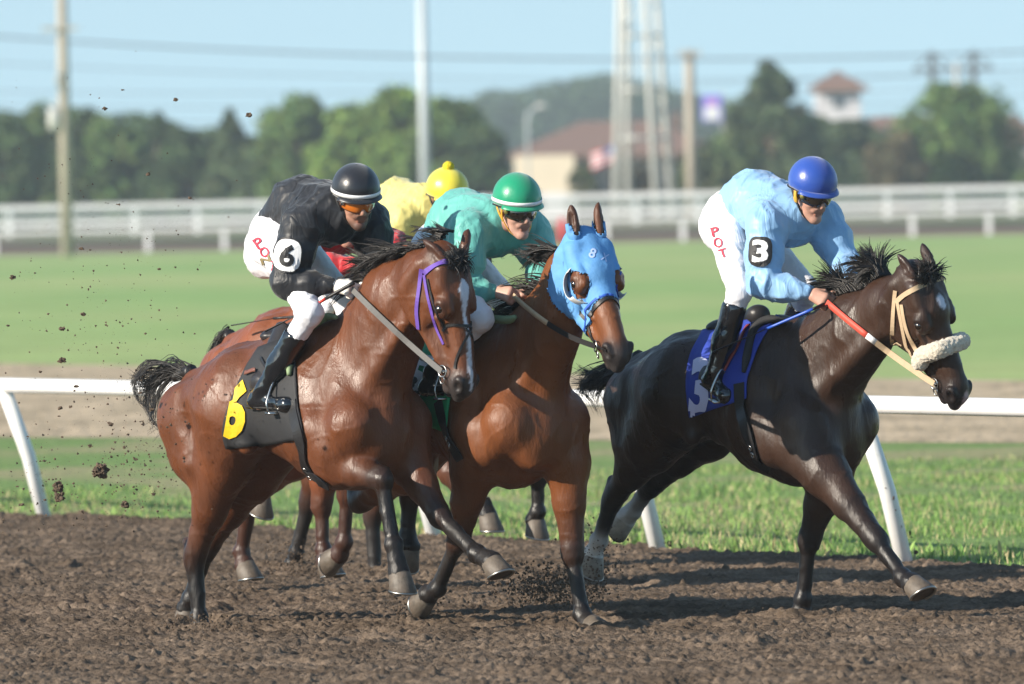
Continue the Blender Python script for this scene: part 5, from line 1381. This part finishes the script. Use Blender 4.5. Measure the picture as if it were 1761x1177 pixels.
# ------------------------------------------------------------ background
def xz(px, py, y): p = at(px, py, y); return p.x, p.z
leafm = pmat('leaves', attr=True, rough=.7, spec=.25)
barkm = pmat('bark', (.12, .085, .06), .9, noise_amt=.3, bump=.02, bump_scale=12)
def tree(name, label, px, top, w, y, col, n=2600, conif=False, zb=.6, seed=0, leaf=.30, cat='tree'):
    x, zt = xz(px, top, y); s_ = y / FPX; W = w * s_; H_ = zt - zb; rn = np.random.default_rng(seed + 50)
    root = empty(name, (x, y, zb), label=label, cat=cat, group='trees behind the far fence')
    mb = MB(); R_ = W * .045 + .08
    mb.tube([(0, 0, -.3), (.03 * H_, 0, H_ * .3), (-.02 * H_, .02, H_ * .62), (0, 0, H_ * .88)], [R_, R_ * .8, R_ * .5, R_ * .15], 8)
    r2 = random.Random(seed)
    for k in range(9):
        z0 = H_ * (.18 + .6 * k / 9); a = k * 2.4; L_ = W * .36 * (1 - .5 * k / 9)
        mb.tube([(0, 0, z0), (cos(a) * L_ * .5, sin(a) * L_ * .5, z0 + L_ * .25), (cos(a) * L_, sin(a) * L_, z0 + L_ * .65)], [R_ * .4, R_ * .25, R_ * .08], 6)
    mb.build('trunk', barkm, root)
    m = 80 if conif else 46; C = []
    for k in range(m):
        t = rn.random(); a = rn.random() * 2 * pi
        if conif: t = t ** .8; rr = (1 - t) ** .75 * .5 * W * (.55 + .5 * rn.random()); z = H_ * (.06 + .88 * t); cr_ = W * .20 * (1.03 - .85 * t)
        else:
            zc = t; rad = math.sqrt(max(0, 1 - (2 * zc - .95) ** 2 * .92)); rr = rad * W * .42 * (.5 + .55 * rn.random()); z = H_ * (.10 + .82 * zc); cr_ = W * (.13 + .09 * rn.random())
        C.append((cos(a) * rr, sin(a) * rr, z, cr_, .62 + .7 * rn.random()))
    C = np.array(C); idx = rn.integers(0, m, n); q = rn.normal(size=(n, 3)); q /= np.linalg.norm(q, axis=1)[:, None]
    r_ = rn.random(n) ** .45; P = C[idx, :3] + q * (C[idx, 3] * r_)[:, None] * np.array([1, 1, .9])
    P[:, 2] = np.clip(P[:, 2], .05, H_ * 1.02)
    a1 = rn.normal(size=(n, 3)); a1 /= np.linalg.norm(a1, axis=1)[:, None]; a2 = np.cross(a1, rn.normal(size=(n, 3))); a2 /= np.linalg.norm(a2, axis=1)[:, None]
    L_ = leaf * rn.uniform(.5, 1.1, n)[:, None]; V = np.stack([P - a1 * L_, P + a2 * L_ * .45, P + a1 * L_, P - a2 * L_ * .45], 1).reshape(-1, 3)
    F = np.arange(n * 4).reshape(n, 4)
    c = np.array(col)[None] * (C[idx, 4] * rn.uniform(.75, 1.25, n))[:, None]; c[:, 0] *= rn.uniform(.8, 1.3, n)
    mesh('crown', V, F, leafm, root, smooth=False, col=np.repeat(c, 4, 0)); return root
DG, MG, LG, BG_ = (.060, .105, .038), (.105, .175, .048), (.165, .26, .055), (.085, .130, .060)
T = [('broadleaf_tree', 'dark dense tree at the left end of the tree row', 15, 205, 110, DG, 0), ('broadleaf_tree', 'bright topped tree just left of the near utility pole', 72, 180, 100, MG, 0),
     ('broadleaf_tree', 'wide dark tree right behind the near utility pole', 140, 188, 120, DG, 0), ('broadleaf_tree', 'rounded tree right of the near utility pole', 205, 184, 95, MG, 0),
     ('conifer_tree', 'narrow pointed conifer in the left tree row', 272, 182, 66, DG, 1), ('broadleaf_tree', 'low dark tree right of the narrow conifer', 320, 222, 95, DG, 0),
     ('conifer_tree', 'pale pointed conifer in the dip of the tree row', 395, 178, 84, BG_, 1), ('broadleaf_tree', 'low dull green tree left of the black helmet', 440, 232, 90, BG_, 0),
     ('broadleaf_tree', 'large round tree rising above the rider in black', 515, 165, 130, MG, 0), ('broadleaf_tree', 'yellow green tree between the black helmet and the metal pole', 600, 168, 130, LG, 0),
     ('broadleaf_tree', 'tall bright tree directly behind the metal pole', 690, 152, 140, LG, 0), ('broadleaf_tree', 'broad bright tree right of the metal pole', 765, 170, 130, MG, 0),
     ('broadleaf_tree', 'dark lower tree at the right end of the left tree row', 822, 215, 105, DG, 0),
     ('conifer_tree', 'tall dark conifer left of the cupola', 1322, 96, 215, BG_, 1), ('broadleaf_tree', 'dark bushy tree under the cupola', 1400, 205, 120, DG, 0),
     ('broadleaf_tree', 'dull green bush right of the cupola', 1470, 212, 120, BG_, 0), ('broadleaf_tree', 'big round bright green tree in front of the power pylon', 1640, 140, 165, (.115, .20, .048), 0),
     ('broadleaf_tree', 'dark slope of foliage at the right foot of the big round tree', 1702, 240, 62, MG, 0), ('broadleaf_tree', 'brownish bush left of the big round tree', 1545, 228, 90, (.10, .09, .045), 0),
     ('broadleaf_tree', 'low bush at the right edge of the photograph', 1768, 300, 50, MG, 0)]
for i, (nm, lb, px, tp, w, c, cf) in enumerate(T): tree(nm, lb, px, tp, w * 1.28, 560 + (i * 37) % 40, c, 9000 if w > 115 else 6000, bool(cf), seed=i)
for i, (px, tp, w, lb) in enumerate([(1005, 285, 60, 'small shrub under the flag'), (1090, 292, 110, 'brown hedge at the foot of the lattice tower'), (1210, 265, 120, 'shrub between the wooden pole and the rider in blue'), (1260, 225, 110, 'pale green bush left of the tall dark conifer'),
                                     (900, 318, 60, 'low bush behind the green helmet')]):
    tree('shrub', lb, px, tp, w, 552, ((.10, .12, .05), (.09, .08, .05), (.09, .12, .05), (.10, .15, .06), (.05, .08, .035))[i], 1800, seed=80 + i, cat='shrub')
# lower growth closing the foot of the tree row
def thicket(name, label, px0, px1, tops, y, col, n, leaf=.32, kindstuff=True):
    rn = np.random.default_rng(n); px = rn.uniform(px0, px1, n); tp = np.interp(px, *zip(*tops)) + (vnoise(np.stack([px / 40, px * 0, px * 0], 1), 1.0, 3) - .5) * 26
    x = (px - CX) / FPX * y; zt = np.array([xz(a, b, y)[1] for a, b in zip(px, tp)]); z = .5 + (zt - .5) * rn.random(n) ** .75; yy = y + rn.uniform(-3, 3, n) * y / 500
    P = np.stack([x, yy, z], 1); a1 = rn.normal(size=(n, 3)); a1 /= np.linalg.norm(a1, axis=1)[:, None]; a2 = np.cross(a1, rn.normal(size=(n, 3))); a2 /= np.linalg.norm(a2, axis=1)[:, None]
    L_ = leaf * rn.uniform(.5, 1.1, n)[:, None]; V = np.stack([P - a1 * L_, P + a2 * L_ * .45, P + a1 * L_, P - a2 * L_ * .45], 1).reshape(-1, 3)
    c = np.array(col)[None] * (.5 + 1.0 * vnoise(P, .35, 2) * rn.uniform(.8, 1.2, n))[:, None]
    mesh(name, V, np.arange(n * 4).reshape(n, 4), leafm, smooth=False, col=np.repeat(c, 4, 0), kind='stuff', label=label, cat='undergrowth')
thicket('undergrowth', 'dark undergrowth closing the foot of the tree rows', -120, 880, [(-120, 200), (60, 192), (230, 198), (330, 220), (450, 228), (520, 190), (780, 192), (880, 255)], 604, (.062, .105, .042), 26000)
thicket('undergrowth', 'dark undergrowth behind the right hand trees', 1180, 1860, [(1180, 260), (1280, 215), (1480, 232), (1700, 255), (1860, 285)], 610, (.06, .085, .045), 11000)
# wooded hill far behind
hx = [(720, 210), (800, 172), (880, 160), (960, 140), (1050, 128), (1130, 138), (1190, 158), (1260, 180), (1340, 205), (1900, 215)]
yh = 1500.0; V = []; N_ = 160
for i in range(N_ + 1):
    px = 640 + 1300 * i / N_; tp = np.interp(px, *zip(*hx)) + 8; x, z = xz(px, tp, yh); V += [(x, yh - 60, -5), (x, yh - 25, z * .75), (x, yh, z - .5), (x, yh + 80, -5)]
mesh('hill', V, [(i * 4 + k, i * 4 + 4 + k, i * 4 + 5 + k, i * 4 + 1 + k) for i in range(N_) for k in range(3)], pmat('hill_green', (.055, .09, .045), .95, noise_amt=.4, noise_scale=.12), kind='structure')
thicket('far_wood', 'distant hazy wood covering the hill behind the lattice tower', 640, 1900, hx if False else [(640, 232)] + hx, yh - 30, (.065, .115, .055), 26000, .8)

# houses
cream = pmat('cream_render', (.80, .68, .50), .8, noise_amt=.05, noise_scale=.5); roofm = pmat('brown_shingles', (.21, .125, .095), .9, noise_amt=.2, noise_scale=2.5)
greyw = pmat('grey_siding', (.48, .44, .42), .8, noise_amt=.08, noise_scale=.8); palew = pmat('pale_siding', (.66, .64, .66), .8)
winm = pmat('window_glass', (.05, .06, .08), .1, spec=.8); trimm = pmat('white_trim', (.75, .74, .72), .6)
def hip(root, name, x0, x1, y0, y1, ze, zr, m, ins=None):
    ins = ins if ins is not None else (y1 - y0) / 2; ym = (y0 + y1) / 2; o = .5
    V = [(x0 - o, y0 - o, ze), (x1 + o, y0 - o, ze), (x1 + o, y1 + o, ze), (x0 - o, y1 + o, ze), (x0 + ins, ym, zr), (x1 - ins, ym, zr)]
    mb = MB(); mb.add(V, [(0, 1, 5, 4), (1, 2, 5), (2, 3, 4, 5), (3, 0, 4), (3, 2, 1, 0)])
    mb.box(((x0 + x1) / 2, y0 - o - .04, ze - .12), (x1 - x0 + 2 * o, .08, .24)); return mb.build(name, m, root, smooth=False)
def wall(root, x0, x1, y0, y1, z0, z1, m, name='wall'):
    mb = MB(); mb.box(((x0 + x1) / 2, (y0 + y1) / 2, (z0 + z1) / 2), (x1 - x0, y1 - y0, z1 - z0)); return mb.build(name, m, root, smooth=False)
def window(root, x, z, y, w, h):
    mb = MB(); mb.box((x, y - .03, z), (w + .25, .10, h + .25)); f = mb.build('window', trimm, root, smooth=False)
    mb = MB(); mb.box((x, y - .10, z), (w, .06, h)); mb.build('pane', winm, f, smooth=False)
yb = 690.0
X = lambda px, py=270: xz(px, py, yb)[0]; Zt = lambda px, py: xz(px, py, yb)[1]
r = empty('house', (0, 0, 0), label='long low house with brown hipped roof and cream end wall behind the green helmet', cat='house')
za = Zt(930, 268); zr = Zt(1110, 206)
wall(r, X(884), X(987), yb - 4, yb + 4, 0, za, cream); wall(r, X(987) + .003, X(1235), yb, yb + 12, 0, za - .1, greyw)
hip(r, 'roof', X(876), X(1240), yb - 3, yb + 13, za, zr, roofm, (X(1000) - X(876)))
for px in (1015, 1060, 1100, 1140, 1205): window(r, X(px), 1.9, yb, 1.1, 1.3)
window(r, X(915), 1.7, yb - 4, .9, 1.1); wall(r, X(932), X(972), yb - 4.06, yb - 4, 0, 2.3, trimm, 'garage_door')
wall(r, X(1160), X(1172), yb + 5, yb + 6, zr - 1.2, zr + .5, roofm, 'chimney')
yc = 740.0; X = lambda px, py=270: xz(px, py, yc)[0]; Zt = lambda px, py: xz(px, py, yc)[1]
r = empty('house', (0, 0, 0), label='pale cupola tower under a small brown pyramid roof, behind the right hand trees', cat='house')
wall(r, X(1405), X(1482), yc, yc + 3.3, 0, Zt(1440, 152), palew, 'tower'); hip(r, 'tower_roof', X(1402), X(1485), yc - .2, yc + 3.5, Zt(1440, 152), Zt(1440, 121), roofm)
zz = Zt(1600, 246); wall(r, X(1380), X(1800), yc + 3.4, yc + 14, 0, zz, greyw); hip(r, 'roof', X(1376), X(1810), yc + 3.4, yc + 14, zz, Zt(1600, 198), roofm, 2.5)
wall(r, X(1484), X(1500), yc + 3.0, yc + 3.38, 0, Zt(1490, 200), trimm, 'pilaster'); window(r, X(1443), Zt(1443, 175), yc, .7, .9)
for px in (1510, 1560, 1700, 1748): window(r, X(px), zz - 1.4, yc + 3.4, 1.0, 1.2)

# poles, tower, wires
greyp = pmat('grey_pole', (.50, .50, .47), .6, noise_amt=.08, noise_scale=.6); woodp = pmat('weathered_pole', (.40, .35, .28), .85, noise_amt=.15, noise_scale=1.0)
metp = pmat('pale_metal', (.55, .60, .62), .5, .1); whitep = pmat('tower_paint', (.60, .60, .56), .6, noise_amt=.06)
yp = gnd(115, 442).y; x, _ = xz(116, 442, yp); pz = 14.0
r = empty('utility_pole', (x, yp, 0), label='thick weathered utility pole with a grey transformer can at the far left', cat='utility pole')
mb = MB(); mb.tube([(0, 0, -.3), (0, 0, pz)], [.27, .19], 12); mb.build('pole', woodp, r)
mb = MB(); zc = xz(95, 205, yp)[1]; mb.tube([(-.42, -.1, zc - .45), (-.42, -.1, zc - .40), (-.42, -.1, zc + .42), (-.42, -.1, zc + .46)], [.16, .25, .25, .14], 14); can = mb.build('transformer', greyp, r)
mb = MB(); mb.tube([(-.42, -.1, zc + .46), (-.42, -.1, zc + .75)], .05, 8); mb.build('bushing', whitep, can)
mb = MB(); zc2 = xz(100, 50, yp)[1]; mb.box((-.1, -.28, zc2), (1.5, .12, .14)); mb.build('crossarm', woodp, r, smooth=False)
mb = MB(); zc3 = xz(100, 150, yp)[1]; mb.tube([(-.1, -.2, zc3 - .2), (-.3, -.25, zc3 + .3), (-.1, -.3, zc3 + .6)], .05, 6); mb.build('bracket', greyp, r)
def simple_pole(name, label, px, py, y, top, r0, r1, m, arms=(), cat='pole'):
    x, z = xz(px, top, y); r = empty(name, (x, y, .5), label=label, cat=cat); mb = MB(); mb.tube([(0, 0, -.5), (0, 0, z - .5)], [r0, r1], 12); mb.build('pole', m, r)
    for py_, L_, mm in arms:
        zc = xz(px, py_, y)[1] - .5; mb = MB(); mb.box((0, -r1 - .07, zc), (L_, .14, .16)); a_ = mb.build('crossarm', mm, r, smooth=False)
        for k in (-.42, .42):
            mb = MB(); mb.tube([(k * L_, -r1 - .07, zc + .08), (k * L_, -r1 - .07, zc + .30)], .06, 8); mb.build('insulator', greyp, a_)
    return r
simple_pole('metal_pole', 'tall pale metal pole standing between the black and yellow helmets', 724, 340, 545, -60, .32, .24, metp)
simple_pole('utility_pole', 'tan wooden pole with a short crossarm right of the lattice tower', 1185, 330, 540, 86, .32, .26, woodp, ((94, 1.25, woodp),), 'utility pole')
# lattice tower
yt = 536.0; xb, _ = xz(1103, 330, yt)
r = empty('lattice_tower', (xb, yt, .5), label='pale four legged lattice tower rising out of the top of the photograph', cat='tower')
zt = xz(1100, -60, yt)[1] + 6; legs = {}
for nm, (bx, by, tx, ty) in dict(a=(-1.45, -.8, -.65, -.4), b=(.85, -.8, .15, -.4), c=(-.7, 1.6, -.5, .5), d=(1.75, 1.6, .62, .5)).items():
    mb = MB(); mb.tube([(bx, by, -.5), (tx, ty, zt)], [.21, .16], 8); mb.build('leg', whitep, r); legs[nm] = (Vector((bx, by, -.5)), Vector((tx, ty, zt)))
for py in (238, 155, 62, -20):
    z = xz(1100, py, yt)[1] - .5; t = (z + .5) / (zt + .5); q = {k: a.lerp(b, t) for k, (a, b) in legs.items()}
    for k in ('ab', 'bd', 'dc', 'ca'): mb = MB(); mb.tube([q[k[0]], q[k[1]]], .10, 6); mb.build('strut', whitep, r)
for z0, z1 in ((155, 62), (62, -20)):
    t0, t1 = [((xz(1100, p, yt)[1]) / (zt + .5)) for p in (z0, z1)]
    for k in ('ab', 'cd'): mb = MB(); mb.tube([legs[k[0]][0].lerp(legs[k[0]][1], t0), legs[k[1]][0].lerp(legs[k[1]][1], t1)], .05, 6); mb.build('brace', whitep, r)
# power pylon
yq = 900.0; x, _ = xz(1640, 200, yq); r = empty('power_pylon', (x, yq, 0), label='dark twin pole power pylon with a crossarm above the big round tree', cat='pylon')
dkp = pmat('dark_pole', (.10, .105, .11), .8); sc_ = yq / FPX
for dx in (-35, 36):
    mb = MB(); mb.tube([(dx * sc_, 0, 0), (dx * sc_, 0, xz(1640, 88, yq)[1])], .30, 8); mb.build('pole', dkp, r)
zc = xz(1640, 119, yq)[1]; mb = MB(); mb.box((0, -.35, zc), (138 * sc_, .3, .3)); mb.build('crossarm', dkp, r, smooth=False)
for a, b in ((-35, 0), (36, 70), (-35, -68), (36, 0)):
    mb = MB(); mb.tube([(a * sc_, -.3, xz(1640, 90, yq)[1]), (b * sc_, -.3, zc)], .09, 6); mb.build('brace', dkp, r)
simple_pole('utility_pole', 'pale thin pole between the two legs of the power pylon', 1645, 200, 880, 108, .28, .22, greyp, (), 'utility pole')
# street light, flag, banner, red marker
yl = 640.0; x, z = xz(908, 262, yl); z1 = xz(916, 190, yl)[1]; r = empty('street_light', (x, yl, 0), label='pale street light with a short arm in front of the wooded hill', cat='street light')
mb = MB(); mb.tube([(0, 0, 0), (0, 0, z1 - .6), (.15, 0, z1 - .1), (.7, 0, z1 + .2)], .08, 8); mb.build('pole', metp, r)
mb = MB(); mb.sphere((.95, 0, z1 + .25), (.42, .25, .16), 12, 8); mb.build('lamp_head', whitep, r)
yf = 560.0; x, z = xz(1058, 250, yf); r = empty('flag', (x, yf, 0), label='small faded red and white striped flag with a blue corner, left of the lattice tower', cat='flag')
mb = MB(); mb.tube([(0, 0, 0), (0, 0, z + .15)], .06, 8); mb.build('flagpole', greyp, r)
def flagpart(nm, m, u0, u1, v0, v1):
    n = 8; V = []
    for j in range(2):
        for i in range(n + 1):
            u = u0 + (u1 - u0) * i / n; v = v0 if j == 0 else v1; V.append((-u * 1.35, .09 * sin(u * 8) + .02, z - v * .95 - .42 * u))
    o = mesh(nm, V, [(i, i + 1, n + 2 + i, n + 1 + i) for i in range(n)], m, r); o.modifiers.new('s', 'SOLIDIFY').thickness = .02
for k in range(7): flagpart('stripe', (pmat('flag_red', (.62, .10, .12), .7), white)[k % 2], .42 if k < 3 else 0, 1, k / 7, (k + 1) / 7)
flagpart('canton', pmat('flag_blue', (.12, .17, .40), .7), 0, .42, 0, 3 / 7)
x, z = xz(1224, 186, yf); r = empty('banner', (x, yf, 0), label='violet blue banner with a white lower half beside the wooden pole', cat='banner')
mb = MB(); mb.tube([(.62, .1, 0), (.62, .1, z + .95)], .05, 8); mb.build('mast', greyp, r)
mb = MB(); mb.box((0, 0, z), (1.15, .05, 1.5)); b_ = mb.build('cloth', pmat('violet_cloth', (.22, .22, .72), .6), r, smooth=False)
mb = MB(); mb.box((0, -.035, z - .30), (.85, .02, .72)); mb.build('white_panel', white, b_, smooth=False)
mb = MB(); mb.box((0, -.035, z + .32), (.55, .02, .40)); mb.build('pink_panel', pmat('pink_panel', (.60, .30, .62), .6), b_, smooth=False)
x, z = xz(968, 404, fy - 1); r = empty('marker_post', (x, fy - 1, 0), label='red marker post at the far rail, left of the blue hood', cat='marker post')
mb = MB(); mb.tube([(0, 0, 0), (0, 0, .95)], .17, 12); mb.build('post', pmat('red_marker', (.60, .04, .05), .6), r); mb = MB(); mb.sphere((0, 0, .95), .17, 12, 8); mb.build('cap', pmat('red_marker'), r)
for i, (ya_, yb_, yd, lb, rr) in enumerate([(44, 78, 470, 'topmost and darkest overhead wire', .05), (95, 118, 620, 'second overhead wire from the top', .03), (152, 100, 640, 'third overhead wire, rising to the right', .03), (176, 128, 660, 'lowest overhead wire, just above the left trees', .03),
                                    (205, 150, 700, 'faint overhead wire in front of the wooded hill', .04)]):
    a = at(-250, ya_, yd); b = at(2000, yb_, yd); mb = MB(); c = (a + b) / 2
    mb.tube([a.lerp(b, t / 24) - c - Vector((0, 0, 1.1 * (1 - (t / 12 - 1) ** 2))) for t in range(25)], rr, 5)
    o = mb.build('overhead_wire', pmat('wire', (.10, .12, .14), .6), None); o.location = c; finish(o, label=lb, cat='wire', group='overhead wires')

# ------------------------------------------------------------ flying dirt
def clod(rn, r):
    bm = bmesh.new(); bmesh.ops.create_icosphere(bm, subdivisions=2 if r < .013 else 4, radius=1); sd = Vector((rn.random() * 50, 0, 0)); sx, sy, sz = .8 + .6 * rn.random(), .8, .6 + .5 * rn.random()
    for v in bm.verts: v.co = v.co * (1 + .75 * noise.noise(v.co * 1.6 + sd) + .4 * noise.noise(v.co * 4 + sd) + .22 * noise.noise(v.co * 9 + sd)); v.co = Vector((v.co.x * sx, v.co.y * sy, v.co.z * sz)) * r
    V = [tuple(v.co) for v in bm.verts]; F = [tuple(v.index for v in f.verts) for f in bm.faces]; bm.free(); return V, F
clodm = pmat('clod_soil', (.10, .068, .045), .95, noise_amt=.3, noise_scale=40, bump=.004, bump_scale=120)
rn = random.Random(4)
big = [(173, 810, .040, 'largest clod of dirt in the air, left of the bay hindquarters'), (100, 838, .022, 'upper of two dark clods in front of the left rail post'), (102, 855, .024, 'lower brown clod in front of the left rail post'),
       (22, 477, .014, 'dark clod high at the left edge against the far grass'), (428, 198, .012, 'lone dark clod against the sky above the left trees'), (107, 620, .014, 'flat dark clod just above the white rail'),
       (215, 868, .018, 'ragged clod low behind the bay hindquarters'), (326, 341, .010, 'light brown clod in front of the far white fence')]
for px, py, r_, lb in big:
    V, F = clod(rn, r_); o = mesh('dirt_clod', V, F, clodm, smooth=False); o.location = at(px, py, 47.8 + rn.random()); finish(o, label=lb, cat='dirt clod', group='flying clods of dirt')
mid = [(128, 665), (103, 702), (104, 716), (104, 752), (242, 676), (79, 793), (156, 767), (234, 790), (244, 816), (78, 860), (290, 735), (243, 730), (128, 577), (168, 597), (145, 540), (150, 498), (222, 517), (247, 574), (107, 566), (70, 640), (260, 705), (180, 905), (205, 890),
       (228, 838), (28, 837), (36, 868), (140, 428), (153, 430), (208, 352), (178, 187), (213, 155), (300, 172), (255, 300), (60, 470), (15, 560), (275, 463), (120, 700), (300, 770), (262, 850), (140, 880), (190, 730), (215, 770)]
for px, py in mid:
    V, F = clod(rn, .0045 + .0065 * rn.random()); o = mesh('dirt_clod', V, F, clodm, smooth=False); o.location = at(px + rn.uniform(-3, 3), py, 47 + 2.4 * rn.random())
    finish(o, label='small dark clod of dirt flying in the air behind the bay horse', cat='dirt clod', group='small flying clods of dirt')
def spray(label, spots, seed):
    rn = random.Random(seed); mb = MB()
    for px, py, sx, sy, n, y, rmax in spots:
        for k in range(n):
            p = at(px + rn.gauss(0, sx), py + rn.gauss(0, sy), y + rn.uniform(-.5, .5))
            if p.z < .03: continue
            r_ = .0015 + rmax * rn.random() ** 3; a = Matrix.Rotation(rn.random() * 6, 3, Vector((rn.random(), rn.random(), rn.random() + .1)).normalized())
            v = [a @ Vector(q) * r_ for q in ((1, 0, -.4), (-.6, .9, -.5), (-.5, -.9, -.3), (.1, .1, 1), (0.5, .6, -1))]
            mb.add([p + q for q in v], [(0, 1, 3), (1, 2, 3), (2, 0, 3), (0, 4, 1), (1, 4, 2), (2, 4, 0)])
    mb.build('dirt_spray', clodm, None, smooth=False, kind='stuff', label=label, cat='dirt spray')
spray('fine dirt thrown up behind the bay horse', [(190, 640, 80, 190, 520, 48, .006), (240, 800, 45, 60, 420, 48, .007), (70, 830, 50, 60, 200, 48, .007), (120, 380, 90, 150, 200, 48, .004)], 1)
spray('dirt bursting up around the hooves on the track', [(935, 1015, 44, 22, 2600, 50, .010), (1015, 985, 26, 40, 1100, 49.5, .008), (720, 1050, 30, 12, 400, 49.3, .008), (1385, 1070, 24, 10, 400, 48.8, .008), (520, 985, 40, 24, 1200, 55, .010), (345, 1088, 40, 14, 1100, 48.4, .010), (420, 1095, 30, 8, 300, 48.4, .008), (650, 1000, 20, 14, 250, 54, .008), (480, 940, 60, 12, 300, 57, .008)], 2)
# ------------------------------------------------------------ summer haze
hm = bpy.data.materials.new('haze'); hm.use_nodes = True; hn = hm.node_tree
for n_ in list(hn.nodes):
    if n_.type != 'OUTPUT_MATERIAL': hn.nodes.remove(n_)
pv = hn.nodes.new('ShaderNodeVolumePrincipled'); pv.inputs['Color'].default_value = (.80, .93, 1, 1); pv.inputs['Density'].default_value = .00024
hn.links.new(pv.outputs[0], [n_ for n_ in hn.nodes if n_.type == 'OUTPUT_MATERIAL'][0].inputs['Volume'])
mb = MB(); mb.box((0, 1300, 49), (2000, 2720, 100)); hz = mb.build('haze', hm, smooth=False, kind='stuff', label='thin summer haze over the racecourse', cat='haze')
hz.visible_shadow = True
